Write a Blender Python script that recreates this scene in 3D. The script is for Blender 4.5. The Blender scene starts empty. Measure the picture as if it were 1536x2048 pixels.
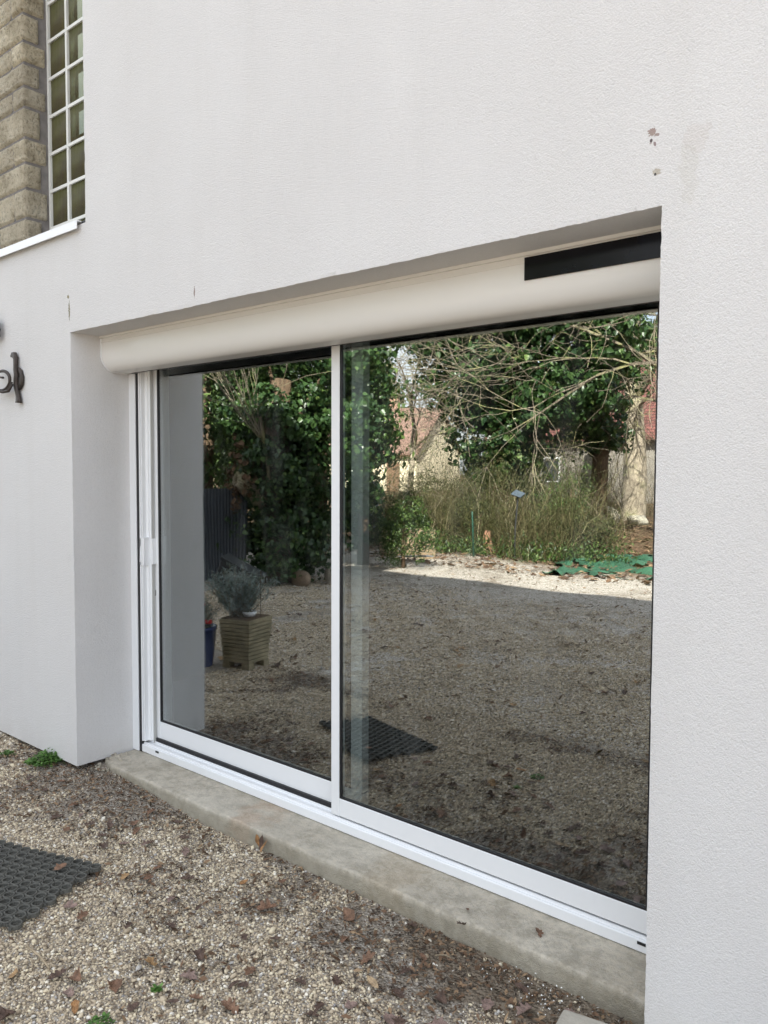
import bpy, bmesh, math, random
import numpy as np
from mathutils import Vector, Matrix
S = bpy.context.scene
COL = S.collection
R = math.radians
random.seed(7); rng = np.random.default_rng(11)

# ------------------------------------------------------------------ camera
cam = bpy.data.cameras.new('camera'); co = bpy.data.objects.new('camera', cam); COL.objects.link(co)
yaw, pitch, roll = R(40.568), R(2.916), R(0.211)
fwd = Vector((-math.sin(yaw)*math.cos(pitch), math.cos(yaw)*math.cos(pitch), -math.sin(pitch)))
rt = Vector((math.cos(yaw), math.sin(yaw), 0)); up = rt.cross(fwd)
r2 = rt*math.cos(roll)+up*math.sin(roll); u2 = -rt*math.sin(roll)+up*math.cos(roll)
M = Matrix((r2, u2, -fwd)).transposed().to_4x4(); M.translation = Vector((3.358, -1.813, 1.5572))
co.matrix_world = M
cam.sensor_fit = 'VERTICAL'; cam.sensor_height = 36.0; cam.lens = 1616.9/2048*36.0
cam.clip_start = 0.02; cam.clip_end = 800
S.camera = co
# ------------------------------------------------------------------ world, sun, exposure
SUN_EL = 41.0; SUN_AZ = 34.0      # sun stands behind the house (+y), a little to +x
w = bpy.data.worlds.new("World"); S.world = w; w.use_nodes = True
nt = w.node_tree; bg = nt.nodes['Background']
sky = nt.nodes.new('ShaderNodeTexSky'); sky.sky_type = 'NISHITA'; sky.sun_disc = False
sky.sun_elevation = R(SUN_EL); sky.sun_rotation = R(SUN_AZ); sky.air_density = 1.0; sky.dust_density = 2.0; sky.ozone_density = 1.0
# thin bright cloud over the blue
tcw = nt.nodes.new('ShaderNodeTexCoord'); mpw = nt.nodes.new('ShaderNodeMapping'); mpw.inputs['Scale'].default_value = (1.6, 1.6, 4.5)
nzw = nt.nodes.new('ShaderNodeTexNoise'); nzw.inputs['Scale'].default_value = 1.4; nzw.inputs['Detail'].default_value = 7
rpw = nt.nodes.new('ShaderNodeValToRGB'); rpw.color_ramp.elements[0].position = .33; rpw.color_ramp.elements[1].position = .60
rpw.color_ramp.elements[0].color = (.25, .25, .25, 1); rpw.color_ramp.elements[1].color = (.9, .9, .9, 1)
mxw = nt.nodes.new('ShaderNodeMix'); mxw.data_type = 'RGBA'; mxw.inputs[7].default_value = (4.85, 4.95, 5.05, 1)
nt.links.new(tcw.outputs['Generated'], mpw.inputs[0]); nt.links.new(mpw.outputs[0], nzw.inputs['Vector']); nt.links.new(nzw.outputs['Fac'], rpw.inputs[0])
nt.links.new(rpw.outputs[0], mxw.inputs[0]); nt.links.new(sky.outputs[0], mxw.inputs[6]); nt.links.new(mxw.outputs[2], bg.inputs[0])
bg.inputs[1].default_value = 0.10
sl = bpy.data.lights.new('sun', 'SUN'); sl.energy = 5.0; sl.angle = R(0.5); sl.color = (1, 0.94, 0.84)
so = bpy.data.objects.new('sun', sl); COL.objects.link(so)
sdir = Vector((math.sin(R(SUN_AZ))*math.cos(R(SUN_EL)), math.cos(R(SUN_AZ))*math.cos(R(SUN_EL)), math.sin(R(SUN_EL))))
so.rotation_euler = sdir.to_track_quat('Z', 'Y').to_euler(); so.location = (0, 12, 14)
S.view_settings.view_transform = 'Standard'; S.view_settings.look = 'None'
S.view_settings.exposure = 2.31; S.view_settings.gamma = 1
S.cycles.max_bounces = 10; S.cycles.transparent_max_bounces = 24; S.cycles.glossy_bounces = 5
S.cycles.caustics_reflective = False; S.cycles.caustics_refractive = False

# ------------------------------------------------------------------ helpers
def tag(o, label=None, cat=None, group=None, kind=None):
    if label: o['label'] = label
    if cat: o['category'] = cat
    if group: o['group'] = group
    if kind: o['kind'] = kind
    return o
def empty(name, loc=(0,0,0), label=None, cat=None, group=None):
    o = bpy.data.objects.new(name, None); COL.objects.link(o); o.location = loc; o.empty_display_size = .1
    return tag(o, label, cat, group)
class MB:
    def __init__(s): s.v = []; s.f = []; s.uv = None
    def add(s, vs, fs):
        b = len(s.v); s.v += [tuple(v) for v in vs]; s.f += [tuple(b+i for i in f) for f in fs]; return s
    def box(s, x0, x1, y0, y1, z0, z1):
        return s.add([(x,y,z) for x in (x0,x1) for y in (y0,y1) for z in (z0,z1)],
                     [(0,1,3,2),(4,6,7,5),(0,4,5,1),(2,3,7,6),(0,2,6,4),(1,5,7,3)])
    def prism(s, pts, axis, a, b):     # pts 2-D closed profile, extruded along axis
        n = len(pts)
        def P(p, t): return {'x':(t,p[0],p[1]),'y':(p[0],t,p[1]),'z':(p[0],p[1],t)}[axis]
        return s.add([P(p,a) for p in pts]+[P(p,b) for p in pts],
              [tuple(range(n)), tuple(range(2*n-1,n-1,-1))]+[(i,(i+1)%n,n+(i+1)%n,n+i) for i in range(n)])
    def tube(s, pts, rad, k=6, cap=True):
        pts = [Vector(p) for p in pts]; n = len(pts)
        if not hasattr(rad, '__len__'): rad = [rad]*n
        b = len(s.v); ref = None
        for i, p in enumerate(pts):
            t = (pts[min(i+1,n-1)]-pts[max(i-1,0)]).normalized()
            if ref is None: ref = t.orthogonal().normalized()
            a = (ref - t*ref.dot(t)); a = a.normalized() if a.length > 1e-5 else t.orthogonal().normalized()
            ref = a; c = t.cross(a)
            for j in range(k):
                q = 2*math.pi*j/k
                s.v.append(tuple(p+(a*math.cos(q)+c*math.sin(q))*rad[i]))
        for i in range(n-1):
            for j in range(k):
                s.f.append((b+i*k+j, b+i*k+(j+1)%k, b+(i+1)*k+(j+1)%k, b+(i+1)*k+j))
        if cap: s.f.append(tuple(b+j for j in range(k))[::-1]); s.f.append(tuple(b+(n-1)*k+j for j in range(k)))
        return s
    def build(s, name, mat, parent=None, smooth=False, bevel=0):
        me = bpy.data.meshes.new(name); me.from_pydata(s.v, [], s.f); 
        bm = bmesh.new(); bm.from_mesh(me); bmesh.ops.recalc_face_normals(bm, faces=bm.faces); bm.to_mesh(me); bm.free()
        me.materials.append(mat)
        if smooth: me.polygons.foreach_set('use_smooth', [True]*len(me.polygons))
        o = bpy.data.objects.new(name, me); COL.objects.link(o)
        if parent: o.parent = parent
        if bevel:
            m = o.modifiers.new('b', 'BEVEL'); m.width = bevel; m.segments = 2; m.limit_method = 'ANGLE'
        return o
def npmesh(name, V, F, mat, parent=None, smooth=False, var=None):
    """V (n,3), F (m,k) arrays; var per-vertex float attribute"""
    me = bpy.data.meshes.new(name); k = F.shape[1]
    me.vertices.add(len(V)); me.vertices.foreach_set('co', V.astype(np.float32).ravel())
    me.loops.add(F.size); me.loops.foreach_set('vertex_index', F.astype(np.int32).ravel())
    me.polygons.add(len(F)); me.polygons.foreach_set('loop_start', np.arange(len(F), dtype=np.int32)*k)
    me.update(calc_edges=True)
    if smooth: me.polygons.foreach_set('use_smooth', np.ones(len(F), bool))
    if var is not None:
        a = me.attributes.new('var', 'FLOAT', 'POINT'); a.data.foreach_set('value', var.astype(np.float32))
    me.materials.append(mat)
    o = bpy.data.objects.new(name, me); COL.objects.link(o)
    if parent: o.parent = parent
    return o

# ------------------------------------------------------------------ node material helpers
class NT:
    def __init__(s, name):
        s.m = bpy.data.materials.new(name); s.m.use_nodes = True; s.t = s.m.node_tree; s.n = s.t.nodes
        s.b = s.n['Principled BSDF']; s.out = s.n['Material Output']
        s.co = s.n.new('ShaderNodeTexCoord').outputs['Object']
    def L(s, a, b): s.t.links.new(a, b)
    def val(s, sock, v):
        if hasattr(v, 'is_output') or isinstance(v, bpy.types.NodeSocket): s.L(v, sock)
        else: sock.default_value = (*v, 1) if isinstance(v, tuple) and len(v)==3 and sock.type=='RGBA' else v
    def mapped(s, sc=(1,1,1), rot=(0,0,0), vec=None):
        m = s.n.new('ShaderNodeMapping'); s.L(vec or s.co, m.inputs[0]); m.inputs['Scale'].default_value = sc; m.inputs['Rotation'].default_value = rot
        return m.outputs[0]
    def noise(s, scale, detail=4, rough=.55, vec=None, dist=0):
        n = s.n.new('ShaderNodeTexNoise'); s.L(vec or s.co, n.inputs['Vector']); n.inputs['Scale'].default_value = scale
        n.inputs['Detail'].default_value = detail; n.inputs['Roughness'].default_value = rough; n.inputs['Distortion'].default_value = dist
        return n.outputs['Fac']
    def vor(s, scale, feat='F1', out='Distance', vec=None, rnd=1):
        n = s.n.new('ShaderNodeTexVoronoi'); n.feature = feat; s.L(vec or s.co, n.inputs['Vector']); n.inputs['Scale'].default_value = scale
        n.inputs['Randomness'].default_value = rnd
        return n.outputs[out]
    def ramp(s, fac, stops, interp='LINEAR'):
        n = s.n.new('ShaderNodeValToRGB'); s.L(fac, n.inputs[0]); e = n.color_ramp.elements; n.color_ramp.interpolation = interp
        while len(e) < len(stops): e.new(.5)
        for i, (p, c) in enumerate(stops):
            e[i].position = p; e[i].color = (*c, 1) if isinstance(c, tuple) else (c, c, c, 1)
        return n.outputs[0]
    def mix(s, fac, a, b, mode='MIX'):
        n = s.n.new('ShaderNodeMix'); n.data_type = 'RGBA'; n.blend_type = mode
        s.val(n.inputs[0], fac); s.val(n.inputs[6], a); s.val(n.inputs[7], b); return n.outputs[2]
    def math(s, op, a, b=0, c=None, clamp=False):
        n = s.n.new('ShaderNodeMath'); n.operation = op; n.use_clamp = clamp; s.val(n.inputs[0], a); s.val(n.inputs[1], b)
        if c is not None: s.val(n.inputs[2], c)
        return n.outputs[0]
    def sep(s, vec=None):
        n = s.n.new('ShaderNodeSeparateXYZ'); s.L(vec or s.co, n.inputs[0]); return n.outputs
    def bump(s, h, strength=.5, dist=.01, normal=None):
        n = s.n.new('ShaderNodeBump'); s.L(h, n.inputs['Height']); n.inputs['Strength'].default_value = strength; n.inputs['Distance'].default_value = dist
        if normal: s.L(normal, n.inputs['Normal'])
        s.L(n.outputs[0], s.b.inputs['Normal']); return n.outputs[0]
    def set(s, col=None, rough=None, metal=None, spec=None):
        if col is not None: s.val(s.b.inputs['Base Color'], col)
        if rough is not None: s.val(s.b.inputs['Roughness'], rough)
        if metal is not None: s.b.inputs['Metallic'].default_value = metal
        if spec is not None: s.b.inputs['Specular IOR Level'].default_value = spec
        return s.m
def simple(name, col, rough=.6, var=.15, scale=8, metal=0, bump=0, bscale=60, spec=.5):
    t = NT(name); n = t.noise(scale, 5); 
    c = t.mix(t.ramp(n, [(.3, 0.), (.7, 1.)]), tuple(x*(1-var) for x in col), tuple(min(1, x*(1+var)) for x in col))
    t.set(c, rough, metal, spec)
    if bump: t.bump(t.noise(bscale, 4), bump, .005)
    return t.m

# plaster render of the house
def m_render():
    t = NT('plaster')
    a = t.noise(240, 3, .65, t.mapped((1, 1, .7), (0, R(35), 0)), .9); b = t.noise(75, 4, .6); v = t.vor(330, 'SMOOTH_F1')
    h = t.math('ADD', t.math('ADD', a, t.math('MULTIPLY', v, -.45)), t.math('MULTIPLY', b, .45))
    col = t.mix(t.ramp(t.noise(1.3, 4), [(.3, 0.), (.75, 1.)]), (.645, .632, .622), (.685, .675, .668))
    strk = t.ramp(t.noise(1.0, 5, .6, t.mapped((7, 7, .45))), [(.50, 0.), (.75, 1.)])
    col = t.mix(t.math('MULTIPLY', strk, .16), col, (.55, .53, .50))
    col = t.mix(t.math('MULTIPLY', t.ramp(t.noise(4.5, 5, .6), [(.45, 0.), (.7, 1.)]), .12), col, (.74, .73, .715))
    grain = t.ramp(h, [(.22, (.93, .93, .93)), (.62, (1.0, 1.0, 1.0)), (.85, (1.03, 1.03, 1.03))])
    col = t.mix(1, col, grain, 'MULTIPLY')
    # stains on the right pier: (x, z, rx, rz, colour)
    xyz = t.sep()
    def blob(cx, cz, rx, rz, th, nz=90, warp=.6):
        dx = t.math('DIVIDE', t.math('SUBTRACT', xyz[0], cx), rx); dz = t.math('DIVIDE', t.math('SUBTRACT', xyz[2], cz), rz)
        d = t.math('SQRT', t.math('ADD', t.math('MULTIPLY', dx, dx), t.math('MULTIPLY', dz, dz)))
        d = t.math('ADD', d, t.math('MULTIPLY', t.math('SUBTRACT', t.noise(nz, 3), .5), warp*4))
        return t.ramp(d, [(th, 1.), (min(.99, th+.12), 0.)])
    for (cx, cz, rx, rz, c, k, nz) in [(2.600, 2.325, .010, .009, (.26, .17, .14), .8, 260), (2.611, 2.316, .007, .004, (.24, .16, .13), .75, 200), (2.607, 2.296, .0045, .006, (.22, .15, .14), .85, 60), (2.597, 2.300, .003, .002, (.3, .22, .2), .7, 60),
                                 (2.598, 2.306, .003, .004, (.05, .03, .03), .9, 60),
                                 (2.612, 2.234, .010, .008, (.36, .31, .23), .7, 260), (2.609, 2.229, .0025, .003, (.03, .03, .03), .9, 40),
                                 (2.695, 2.29, .04, .03, (.52, .46, .42), .22, 25), (2.685, 2.22, .02, .07, (.50, .48, .42), .22, 40),
                                 (-.005, 2.25, .007, .04, (.22, .20, .12), .9, 150), (-.012, 2.31, .008, .009, (.2, .17, .06), .85, 120),
                                 (.893, 2.205, .004, .02, (.2, .13, .1), .8, 130)]:
        col = t.mix(t.math('MULTIPLY', blob(cx, cz, rx, rz, .9, nz), k), col, c)
    # splash dirt just above the ground
    z = t.math('ADD', xyz[2], t.math('MULTIPLY', t.noise(9, 4), .12))
    col = t.mix(t.math('MULTIPLY', t.ramp(z, [(.27, 1.), (.40, 0.)]), .25), col, (.50, .47, .42))
    t.set(col, .92, spec=.25); t.bump(h, .50, .0065); return t.m
M_RENDER = m_render()
M_WHITE = simple('white_lacquer', (.80, .81, .82), .32, .015, 3)
M_CREAM = simple('box_lacquer', (.81, .80, .775), .24, .012, 2)
M_GASKET = simple('black_rubber', (.012, .012, .014), .5, .1)
M_DARK = simple('charcoal', (.03, .032, .034), .5, .1)
M_IRON = simple('wrought_iron', (.045, .034, .028), .55, .3, 40, .3, .4, 90)
M_GREY = simple('grey_profile', (.40, .40, .38), .4, .05)
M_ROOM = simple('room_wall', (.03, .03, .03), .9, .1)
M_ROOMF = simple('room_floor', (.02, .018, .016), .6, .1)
def m_panel():
    t = NT('solar_cell'); c = t.mix(t.ramp(t.noise(14, 3), [(.4, 0.), (.7, 1.)]), (.004, .004, .006), (.008, .009, .014)); t.set(c, .15, spec=.25); return t.m
M_PANEL = m_panel()
def m_glass():
    t = NT('window_glass'); t.n.remove(t.b)
    ge = t.n.new('ShaderNodeNewGeometry'); dp = t.n.new('ShaderNodeVectorMath'); dp.operation = 'DOT_PRODUCT'
    t.L(ge.outputs['Normal'], dp.inputs[0]); t.L(ge.outputs['Incoming'], dp.inputs[1])
    c1 = t.math('SUBTRACT', 1, t.math('ABSOLUTE', dp.outputs['Value'])); fr = t.math('ADD', t.math('MULTIPLY', t.math('POWER', c1, 5), .957), .043)
    q = t.math('SUBTRACT', 1, fr); q = t.math('MULTIPLY', q, q)          # each face stands for two surfaces of the double glazing
    fac = t.math('ADD', t.math('SUBTRACT', 1, q), .19, clamp=True)
    bmp = t.n.new('ShaderNodeBump'); t.L(t.noise(1.6, 1), bmp.inputs['Height']); bmp.inputs['Strength'].default_value = .03; bmp.inputs['Distance'].default_value = .05
    g = t.n.new('ShaderNodeBsdfGlossy'); g.inputs['Roughness'].default_value = 0.0; g.inputs['Color'].default_value = (.96, .985, 1, 1)
    t.L(bmp.outputs[0], g.inputs['Normal'])
    tr = t.n.new('ShaderNodeBsdfTransparent'); tr.inputs['Color'].default_value = (.80, .84, .83, 1)
    mx = t.n.new('ShaderNodeMixShader'); t.L(fac, mx.inputs[0]); t.L(tr.outputs[0], mx.inputs[1]); t.L(g.outputs[0], mx.inputs[2])
    d = t.n.new('ShaderNodeBsdfDiffuse'); d.inputs['Color'].default_value = (.7, .7, .68, 1)
    sm = t.noise(3.2, 5, .6, t.mapped((2.2, 1, .5)), .6); dust = t.noise(260, 2)
    k = t.math('ADD', t.math('MULTIPLY', t.ramp(sm, [(.50, 0.), (.78, 1.)]), .034), t.math('MULTIPLY', t.ramp(dust, [(.68, 0.), (.76, 1.)]), .012))
    m2 = t.n.new('ShaderNodeMixShader'); t.L(k, m2.inputs[0]); t.L(mx.outputs[0], m2.inputs[1]); t.L(d.outputs[0], m2.inputs[2])
    t.L(m2.outputs[0], t.out.inputs[0]); return t.m
M_GLASS = m_glass()
def m_concrete():
    t = NT('concrete'); a = t.noise(5, 6, .6); b = t.noise(60, 4)
    col = t.mix(t.ramp(a, [(.3, 0.), (.7, 1.)]), (.48, .42, .325), (.70, .635, .52))
    col = t.mix(t.ramp(b, [(.3, 0.), (.7, 1.)]), col, t.mix(.5, col, (.42, .40, .36)))
    xyz = t.sep()
    col = t.mix(t.ramp(t.noise(18, 6, .75), [(.40, .5), (.56, 0.)]), col, (.24, .215, .165))
    col = t.mix(t.ramp(t.vor(170), [(.10, .6), (.2, 0.)]), col, (.16, .14, .11))
    col = t.mix(t.ramp(t.noise(2.2, 4), [(.5, 0.), (.68, .45)]), col, (.55, .51, .43))
    rust = t.ramp(t.math('ADD', t.math('ABSOLUTE', t.math('SUBTRACT', xyz[0], 1.0)), t.math('MULTIPLY', t.noise(12, 5), .5)), [(.24, 1.), (.36, 0.)])
    col = t.mix(t.math('MULTIPLY', rust, .28), col, (.40, .20, .09))
    rust2 = t.ramp(t.math('ADD', t.math('ABSOLUTE', t.math('SUBTRACT', xyz[0], 1.72)), t.math('MULTIPLY', t.noise(9, 5), .5)), [(.26, 1.), (.40, 0.)])
    col = t.mix(t.math('MULTIPLY', rust2, .25), col, (.38, .27, .14))
    scr = t.noise(22, 5, .7, None, 3.5)
    col = t.mix(t.math('MULTIPLY', t.ramp(scr, [(.49, 0.), (.5, 1.), (.51, 0.)]), .3), col, (.45, .42, .36))
    low_tone = t.ramp(t.math('ADD', xyz[2], t.math('MULTIPLY', t.noise(14, 3), .03)), [(.225, 1.), (.246, 0.)])  # darker towards the bottom of the sill's front face
    col = t.mix(t.math('MULTIPLY', low_tone, .5), col, (.20, .18, .125))
    t.set(col, .88, spec=.25); t.bump(t.math('ADD', t.math('ADD', b, t.noise(300, 2)), t.math('MULTIPLY', t.noise(25, 5), 1.5)), .8, .006); return t.m
M_CONC = m_concrete()
def m_stone():
    t = NT('rough_stone'); a = t.noise(9, 6, .65); b = t.noise(70, 5, .7)
    col = t.ramp(a, [(.30, (.36, .30, .20)), (.5, (.62, .54, .39)), (.68, (.78, .70, .54))])
    at = t.n.new('ShaderNodeAttribute'); at.attribute_name = 'var'
    col = t.mix(t.math('MULTIPLY', at.outputs['Fac'], .45), col, (.34, .31, .26))
    col = t.mix(t.ramp(b, [(.35, .55), (.5, 0.)]), col, (.10, .085, .06))
    t.set(col, .95, spec=.2); t.bump(t.math('ADD', a, t.math('MULTIPLY', b, .8)), 1.0, .03); return t.m
M_STONE = m_stone()
M_MORTAR = simple('mortar', (.20, .185, .175), .95, .2, 25, 0, .5, 120)
def gz(x, y):
    a = np.clip((1.0-x)/1.3, 0, 1); a = a*a*(3-2*a)
    z = .166 + .045*a*np.exp(-np.abs(np.minimum(y, 0))/.35)
    z = z + .006*np.sin(x*5.1+1.3*y)*np.cos(y*4.3-x) + .003*np.sin(11*x+4)*np.sin(13*y+2)
    return z
def m_ground():
    t = NT('gravel_soil'); xyz = t.sep()
    cell = t.vor(95, 'F1', 'Color'); d = t.vor(95, 'F1', 'Distance'); e = t.vor(95, 'DISTANCE_TO_EDGE')
    bw = t.n.new('ShaderNodeRGBToBW'); t.L(cell, bw.inputs[0])
    stone = t.ramp(bw.outputs[0], [(.15, (.38, .34, .29)), (.4, (.56, .515, .45)), (.6, (.68, .635, .565)), (.85, (.80, .765, .70))])
    soil = t.mix(t.ramp(t.noise(55, 6, .75), [(.3, 0.), (.7, 1.)]), (.13, .10, .072), (.32, .265, .20))
    peb = t.mix(t.ramp(e, [(.02, 0.), (.09, 1.)]), soil, stone)
    big = t.noise(1.1, 5, .65); mid = t.noise(6, 5, .65)
    # near the wall the gravel is thin and the soil shows
    nearw = t.ramp(t.math('ADD', xyz[1], t.math('MULTIPLY', mid, .9)), [(-.25+.5, 0.), (.35+.5, 1.)])
    cov = t.math('ADD', t.math('MULTIPLY', nearw, .30), t.ramp(t.math('ADD', big, t.math('MULTIPLY', t.math('SUBTRACT', mid, .5), .5)), [(.50, 0.), (.66, .6)]))
    def spot(cx, cy, rx, ry):
        dx = t.math('DIVIDE', t.math('SUBTRACT', xyz[0], cx), rx); dy = t.math('DIVIDE', t.math('SUBTRACT', xyz[1], cy), ry)
        d_ = t.math('ADD', t.math('SQRT', t.math('ADD', t.math('MULTIPLY', dx, dx), t.math('MULTIPLY', dy, dy))), t.math('MULTIPLY', t.math('SUBTRACT', t.noise(8, 4), .5), 1.1))
        return t.ramp(d_, [(.72, 1.), (1., 0.)])
    cov = t.math('MAXIMUM', cov, spot(2.40, .06, .68, .26))
    near_ = t.ramp(t.math('ADD', xyz[1], t.math('MULTIPLY', mid, .5)), [(.0, 0.), (.0001, 0.)]) if False else t.math('MULTIPLY', t.math('GREATER_THAN', t.math('ADD', xyz[1], t.math('MULTIPLY', mid, .5)), -1.15), .62)
    cov = t.math('MAXIMUM', cov, near_)
    col = t.mix(cov, peb, soil)
    # twigs and scattered leaf crumbs
    crumbs = t.ramp(t.noise(16, 6, .75, t.mapped((1, 1.7, 1)), 1.2), [(.605, 0.), (.645, 1.)])
    col = t.mix(t.math('MULTIPLY', crumbs, .8), col, (.085, .055, .035))
    # far part: leaf-strewn earth, then grass
    yy = t.math('ADD', xyz[1], t.math('MULTIPLY', t.noise(.9, 5), 3.0)); yy = t.math('ADD', yy, t.math('MULTIPLY', xyz[0], -.16))
    far = t.ramp(t.math('MULTIPLY', yy, -.05), [(.275, 0.), (.34, 1.)])
    leafy = t.ramp(t.noise(14, 6, .8), [(.3, (.05, .035, .02)), (.45, (.12, .08, .05)), (.6, (.21, .14, .085)), (.75, (.30, .22, .14))])
    leafy = t.mix(t.ramp(t.noise(1.7, 4), [(.55, 0.), (.68, .8)]), leafy, (.07, .10, .03))
    col = t.mix(far, col, leafy)
    t.set(col, .95, spec=.15)
    t.bump(t.math('ADD', t.math('MULTIPLY', t.ramp(d, [(0., 1.), (.7, 0.)]), 1.), t.math('MULTIPLY', mid, .5)), .9, .01); return t.m
M_GROUND = m_ground()
def m_leaf(name, dark, light, yel=None, rough=.45, trans=.25, spec=.4):
    t = NT(name); at = t.n.new('ShaderNodeAttribute'); at.attribute_name = 'var'
    st = [(0., dark), (.7, light)] + ([(1., yel)] if yel else [])
    col = t.ramp(at.outputs['Fac'], st); t.set(col, rough, spec=spec)
    tl = t.n.new('ShaderNodeBsdfTranslucent'); t.L(t.mix(.5, col, (.12, .16, .03)), tl.inputs[0])
    mx = t.n.new('ShaderNodeMixShader'); mx.inputs[0].default_value = trans; t.L(t.b.outputs[0], mx.inputs[1]); t.L(tl.outputs[0], mx.inputs[2])
    t.L(mx.outputs[0], t.out.inputs[0]); return t.m
M_IVY = m_leaf('ivy_leaf', (.018, .045, .016), (.065, .125, .036), (.19, .27, .08), .35)
M_EVER = m_leaf('evergreen_leaf', (.025, .05, .015), (.09, .15, .035), (.22, .28, .08), .4)
M_WEED = m_leaf('weed_leaf', (.05, .12, .02), (.10, .22, .04), (.18, .33, .08), .5)
M_LAV = m_leaf('lavender_leaf', (.18, .23, .22), (.34, .40, .39), (.45, .50, .48), .7)
M_DEAD = m_leaf('dead_leaf', (.075, .046, .03), (.19, .115, .07), (.36, .25, .15), .7, .1, .2)
def m_brush(name, stops):
    t = NT(name); at = t.n.new('ShaderNodeAttribute'); at.attribute_name = 'var'; t.set(t.mix(t.ramp(t.noise(6, 3), [(.3, 0.), (.7, .4)]), t.ramp(at.outputs['Fac'], stops), (.10, .10, .04)), .9, spec=.2); return t.m
def m_bark(name, a, b, lich=None):
    t = NT(name); n = t.noise(12, 6, .7, t.mapped((3, 3, .6)))
    col = t.ramp(n, [(.3, a), (.65, b)])
    if lich: col = t.mix(t.ramp(t.noise(2.5, 5), [(.52, 0.), (.66, .75)]), col, lich)
    t.set(col, .9, spec=.2); t.bump(n, .8, .02); return t.m
M_BARK = m_bark('grey_bark', (.20, .165, .12), (.44, .38, .29), (.36, .34, .20))
M_TWIG = m_bark('pale_twig', (.11, .09, .065), (.27, .23, .175), (.30, .30, .12))
M_BRUSH = m_brush('brush_stem', [(0., (.03, .03, .014)), (.4, (.075, .075, .028)), (.72, (.13, .105, .055)), (.93, (.24, .20, .11)), (1., (.46, .40, .27))])
M_BRUSH2 = m_brush('rear_brush_stem', [(0., (.04, .032, .022)), (.5, (.10, .078, .052)), (.9, (.20, .16, .11)), (1., (.38, .32, .24))])
M_DKBARK = m_bark('dark_bark', (.06, .042, .028), (.16, .11, .07))

# ------------------------------------------------------------------ ground
def axis(segs):
    out = []
    for a, b, s in segs: out += list(np.arange(a, b, s))
    return np.array(out + [segs[-1][1]])
ys = axis([(-260, -40, 20), (-40, -8, 1.0), (-8, -3, .25), (-3, .6, .05), (.6, 12, 1.2), (12, 200, 20)])
xs = axis([(-220, -40, 20), (-40, -6, 1.0), (-6, 3.4, .07), (3.4, 20, 1.5), (20, 220, 20)])
X, Y = np.meshgrid(xs, ys); Z = gz(X, Y)
V = np.stack([X, Y, Z], -1).reshape(-1, 3); nx = len(xs)
I = (np.arange(len(ys)-1)[:, None]*nx+np.arange(nx-1)[None]).ravel()
ground = npmesh('ground', V, np.stack([I, I+1, I+nx+1, I+nx], -1), M_GROUND, smooth=True); tag(ground, kind='structure')

# gravel stones: geometry-node instances of six pebble shapes
def m_pebble():
    t = NT('pebble'); oi = t.n.new('ShaderNodeObjectInfo')
    col = t.ramp(oi.outputs['Random'], [(0., (.15, .115, .08)), (.13, (.33, .265, .185)), (.38, (.49, .405, .29)), (.66, (.62, .52, .375)), (.84, (.75, .655, .46)), (.95, (.86, .81, .71)), (1., (.28, .27, .27))])
    col = t.mix(t.ramp(t.noise(3, 4), [(.4, 0.), (.7, .5)]), col, t.mix(.5, col, (.16, .12, .08)))
    t.set(col, .8, spec=.3); return t.m
M_PEB = m_pebble()
pcol = bpy.data.collections.new('pebble_shapes')
for i in range(7):
    bm = bmesh.new(); bmesh.ops.create_icosphere(bm, subdivisions=2, radius=.5)
    r_ = random.Random(i)
    pl = [(Vector((r_.gauss(0,1), r_.gauss(0,1), r_.gauss(0,1))).normalized(), r_.uniform(.30, .42)) for _ in range(7)]
    sc = (1, r_.uniform(.62, .92), r_.uniform(.45, .68))
    for v in bm.verts:
        for n_, d_ in pl:
            k = v.co.dot(n_)
            if k > d_: v.co -= n_*(k-d_)*.85
        v.co = Vector((v.co.x*sc[0], v.co.y*sc[1], v.co.z*sc[2]))
    me = bpy.data.meshes.new('pebble'); bm.to_mesh(me); bm.free(); me.materials.append(M_PEB)
    me.polygons.foreach_set('use_smooth', [True]*len(me.polygons))
    pcol.objects.link(bpy.data.objects.new('pebble', me))
def hash_noise(x, y, s, seed):
    # smooth value noise for density masks
    r0 = np.random.default_rng(seed); T = r0.random((256, 256)); x = x*s+100; y = y*s+100
    xi = np.floor(x).astype(int); yi = np.floor(y).astype(int); fx = x-xi; fy = y-yi; fx = fx*fx*(3-2*fx); fy = fy*fy*(3-2*fy)
    g = lambda a, b: T[a % 256, b % 256]
    return (g(xi, yi)*(1-fx)+g(xi+1, yi)*fx)*(1-fy)+(g(xi, yi+1)*(1-fx)+g(xi+1, yi+1)*fx)*fy
def bare(x, y):       # 1 where brown soil shows
    n = .55*hash_noise(x, y, 2.3, 1)+.3*hash_noise(x, y, 7, 2)+.15*hash_noise(x, y, 19, 3)
    nearsill = np.clip((y+.10)/.22, 0, 1)*np.clip((x-.2)/.6, 0, 1)*.06 + np.clip((x-1.9)/.5, 0, 1)*np.clip((y+.35)/.3, 0, 1)*.24
    left = np.clip((.75-x)/.8, 0, 1)*.10
    for (cx, cy, rx, ry, k) in ((.587, .04, .28, .14, .12), (.44, -.25, .30, .08, .12), (2.42, .09, .50, .20, .36), (2.15, .05, .30, .10, .14), (2.3, -.5, .4, .25, .12), (1.256, .09, .14, .05, .15), (-.14, -.15, .2, .1, .06), (1.51, -.42, .16, .07, .09), (2.1, -.2, .25, .08, .06)):
        n = n+k*np.exp(-((x-cx)/rx)**2-((y-cy)/ry)**2)
    return n+nearsill+left
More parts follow.
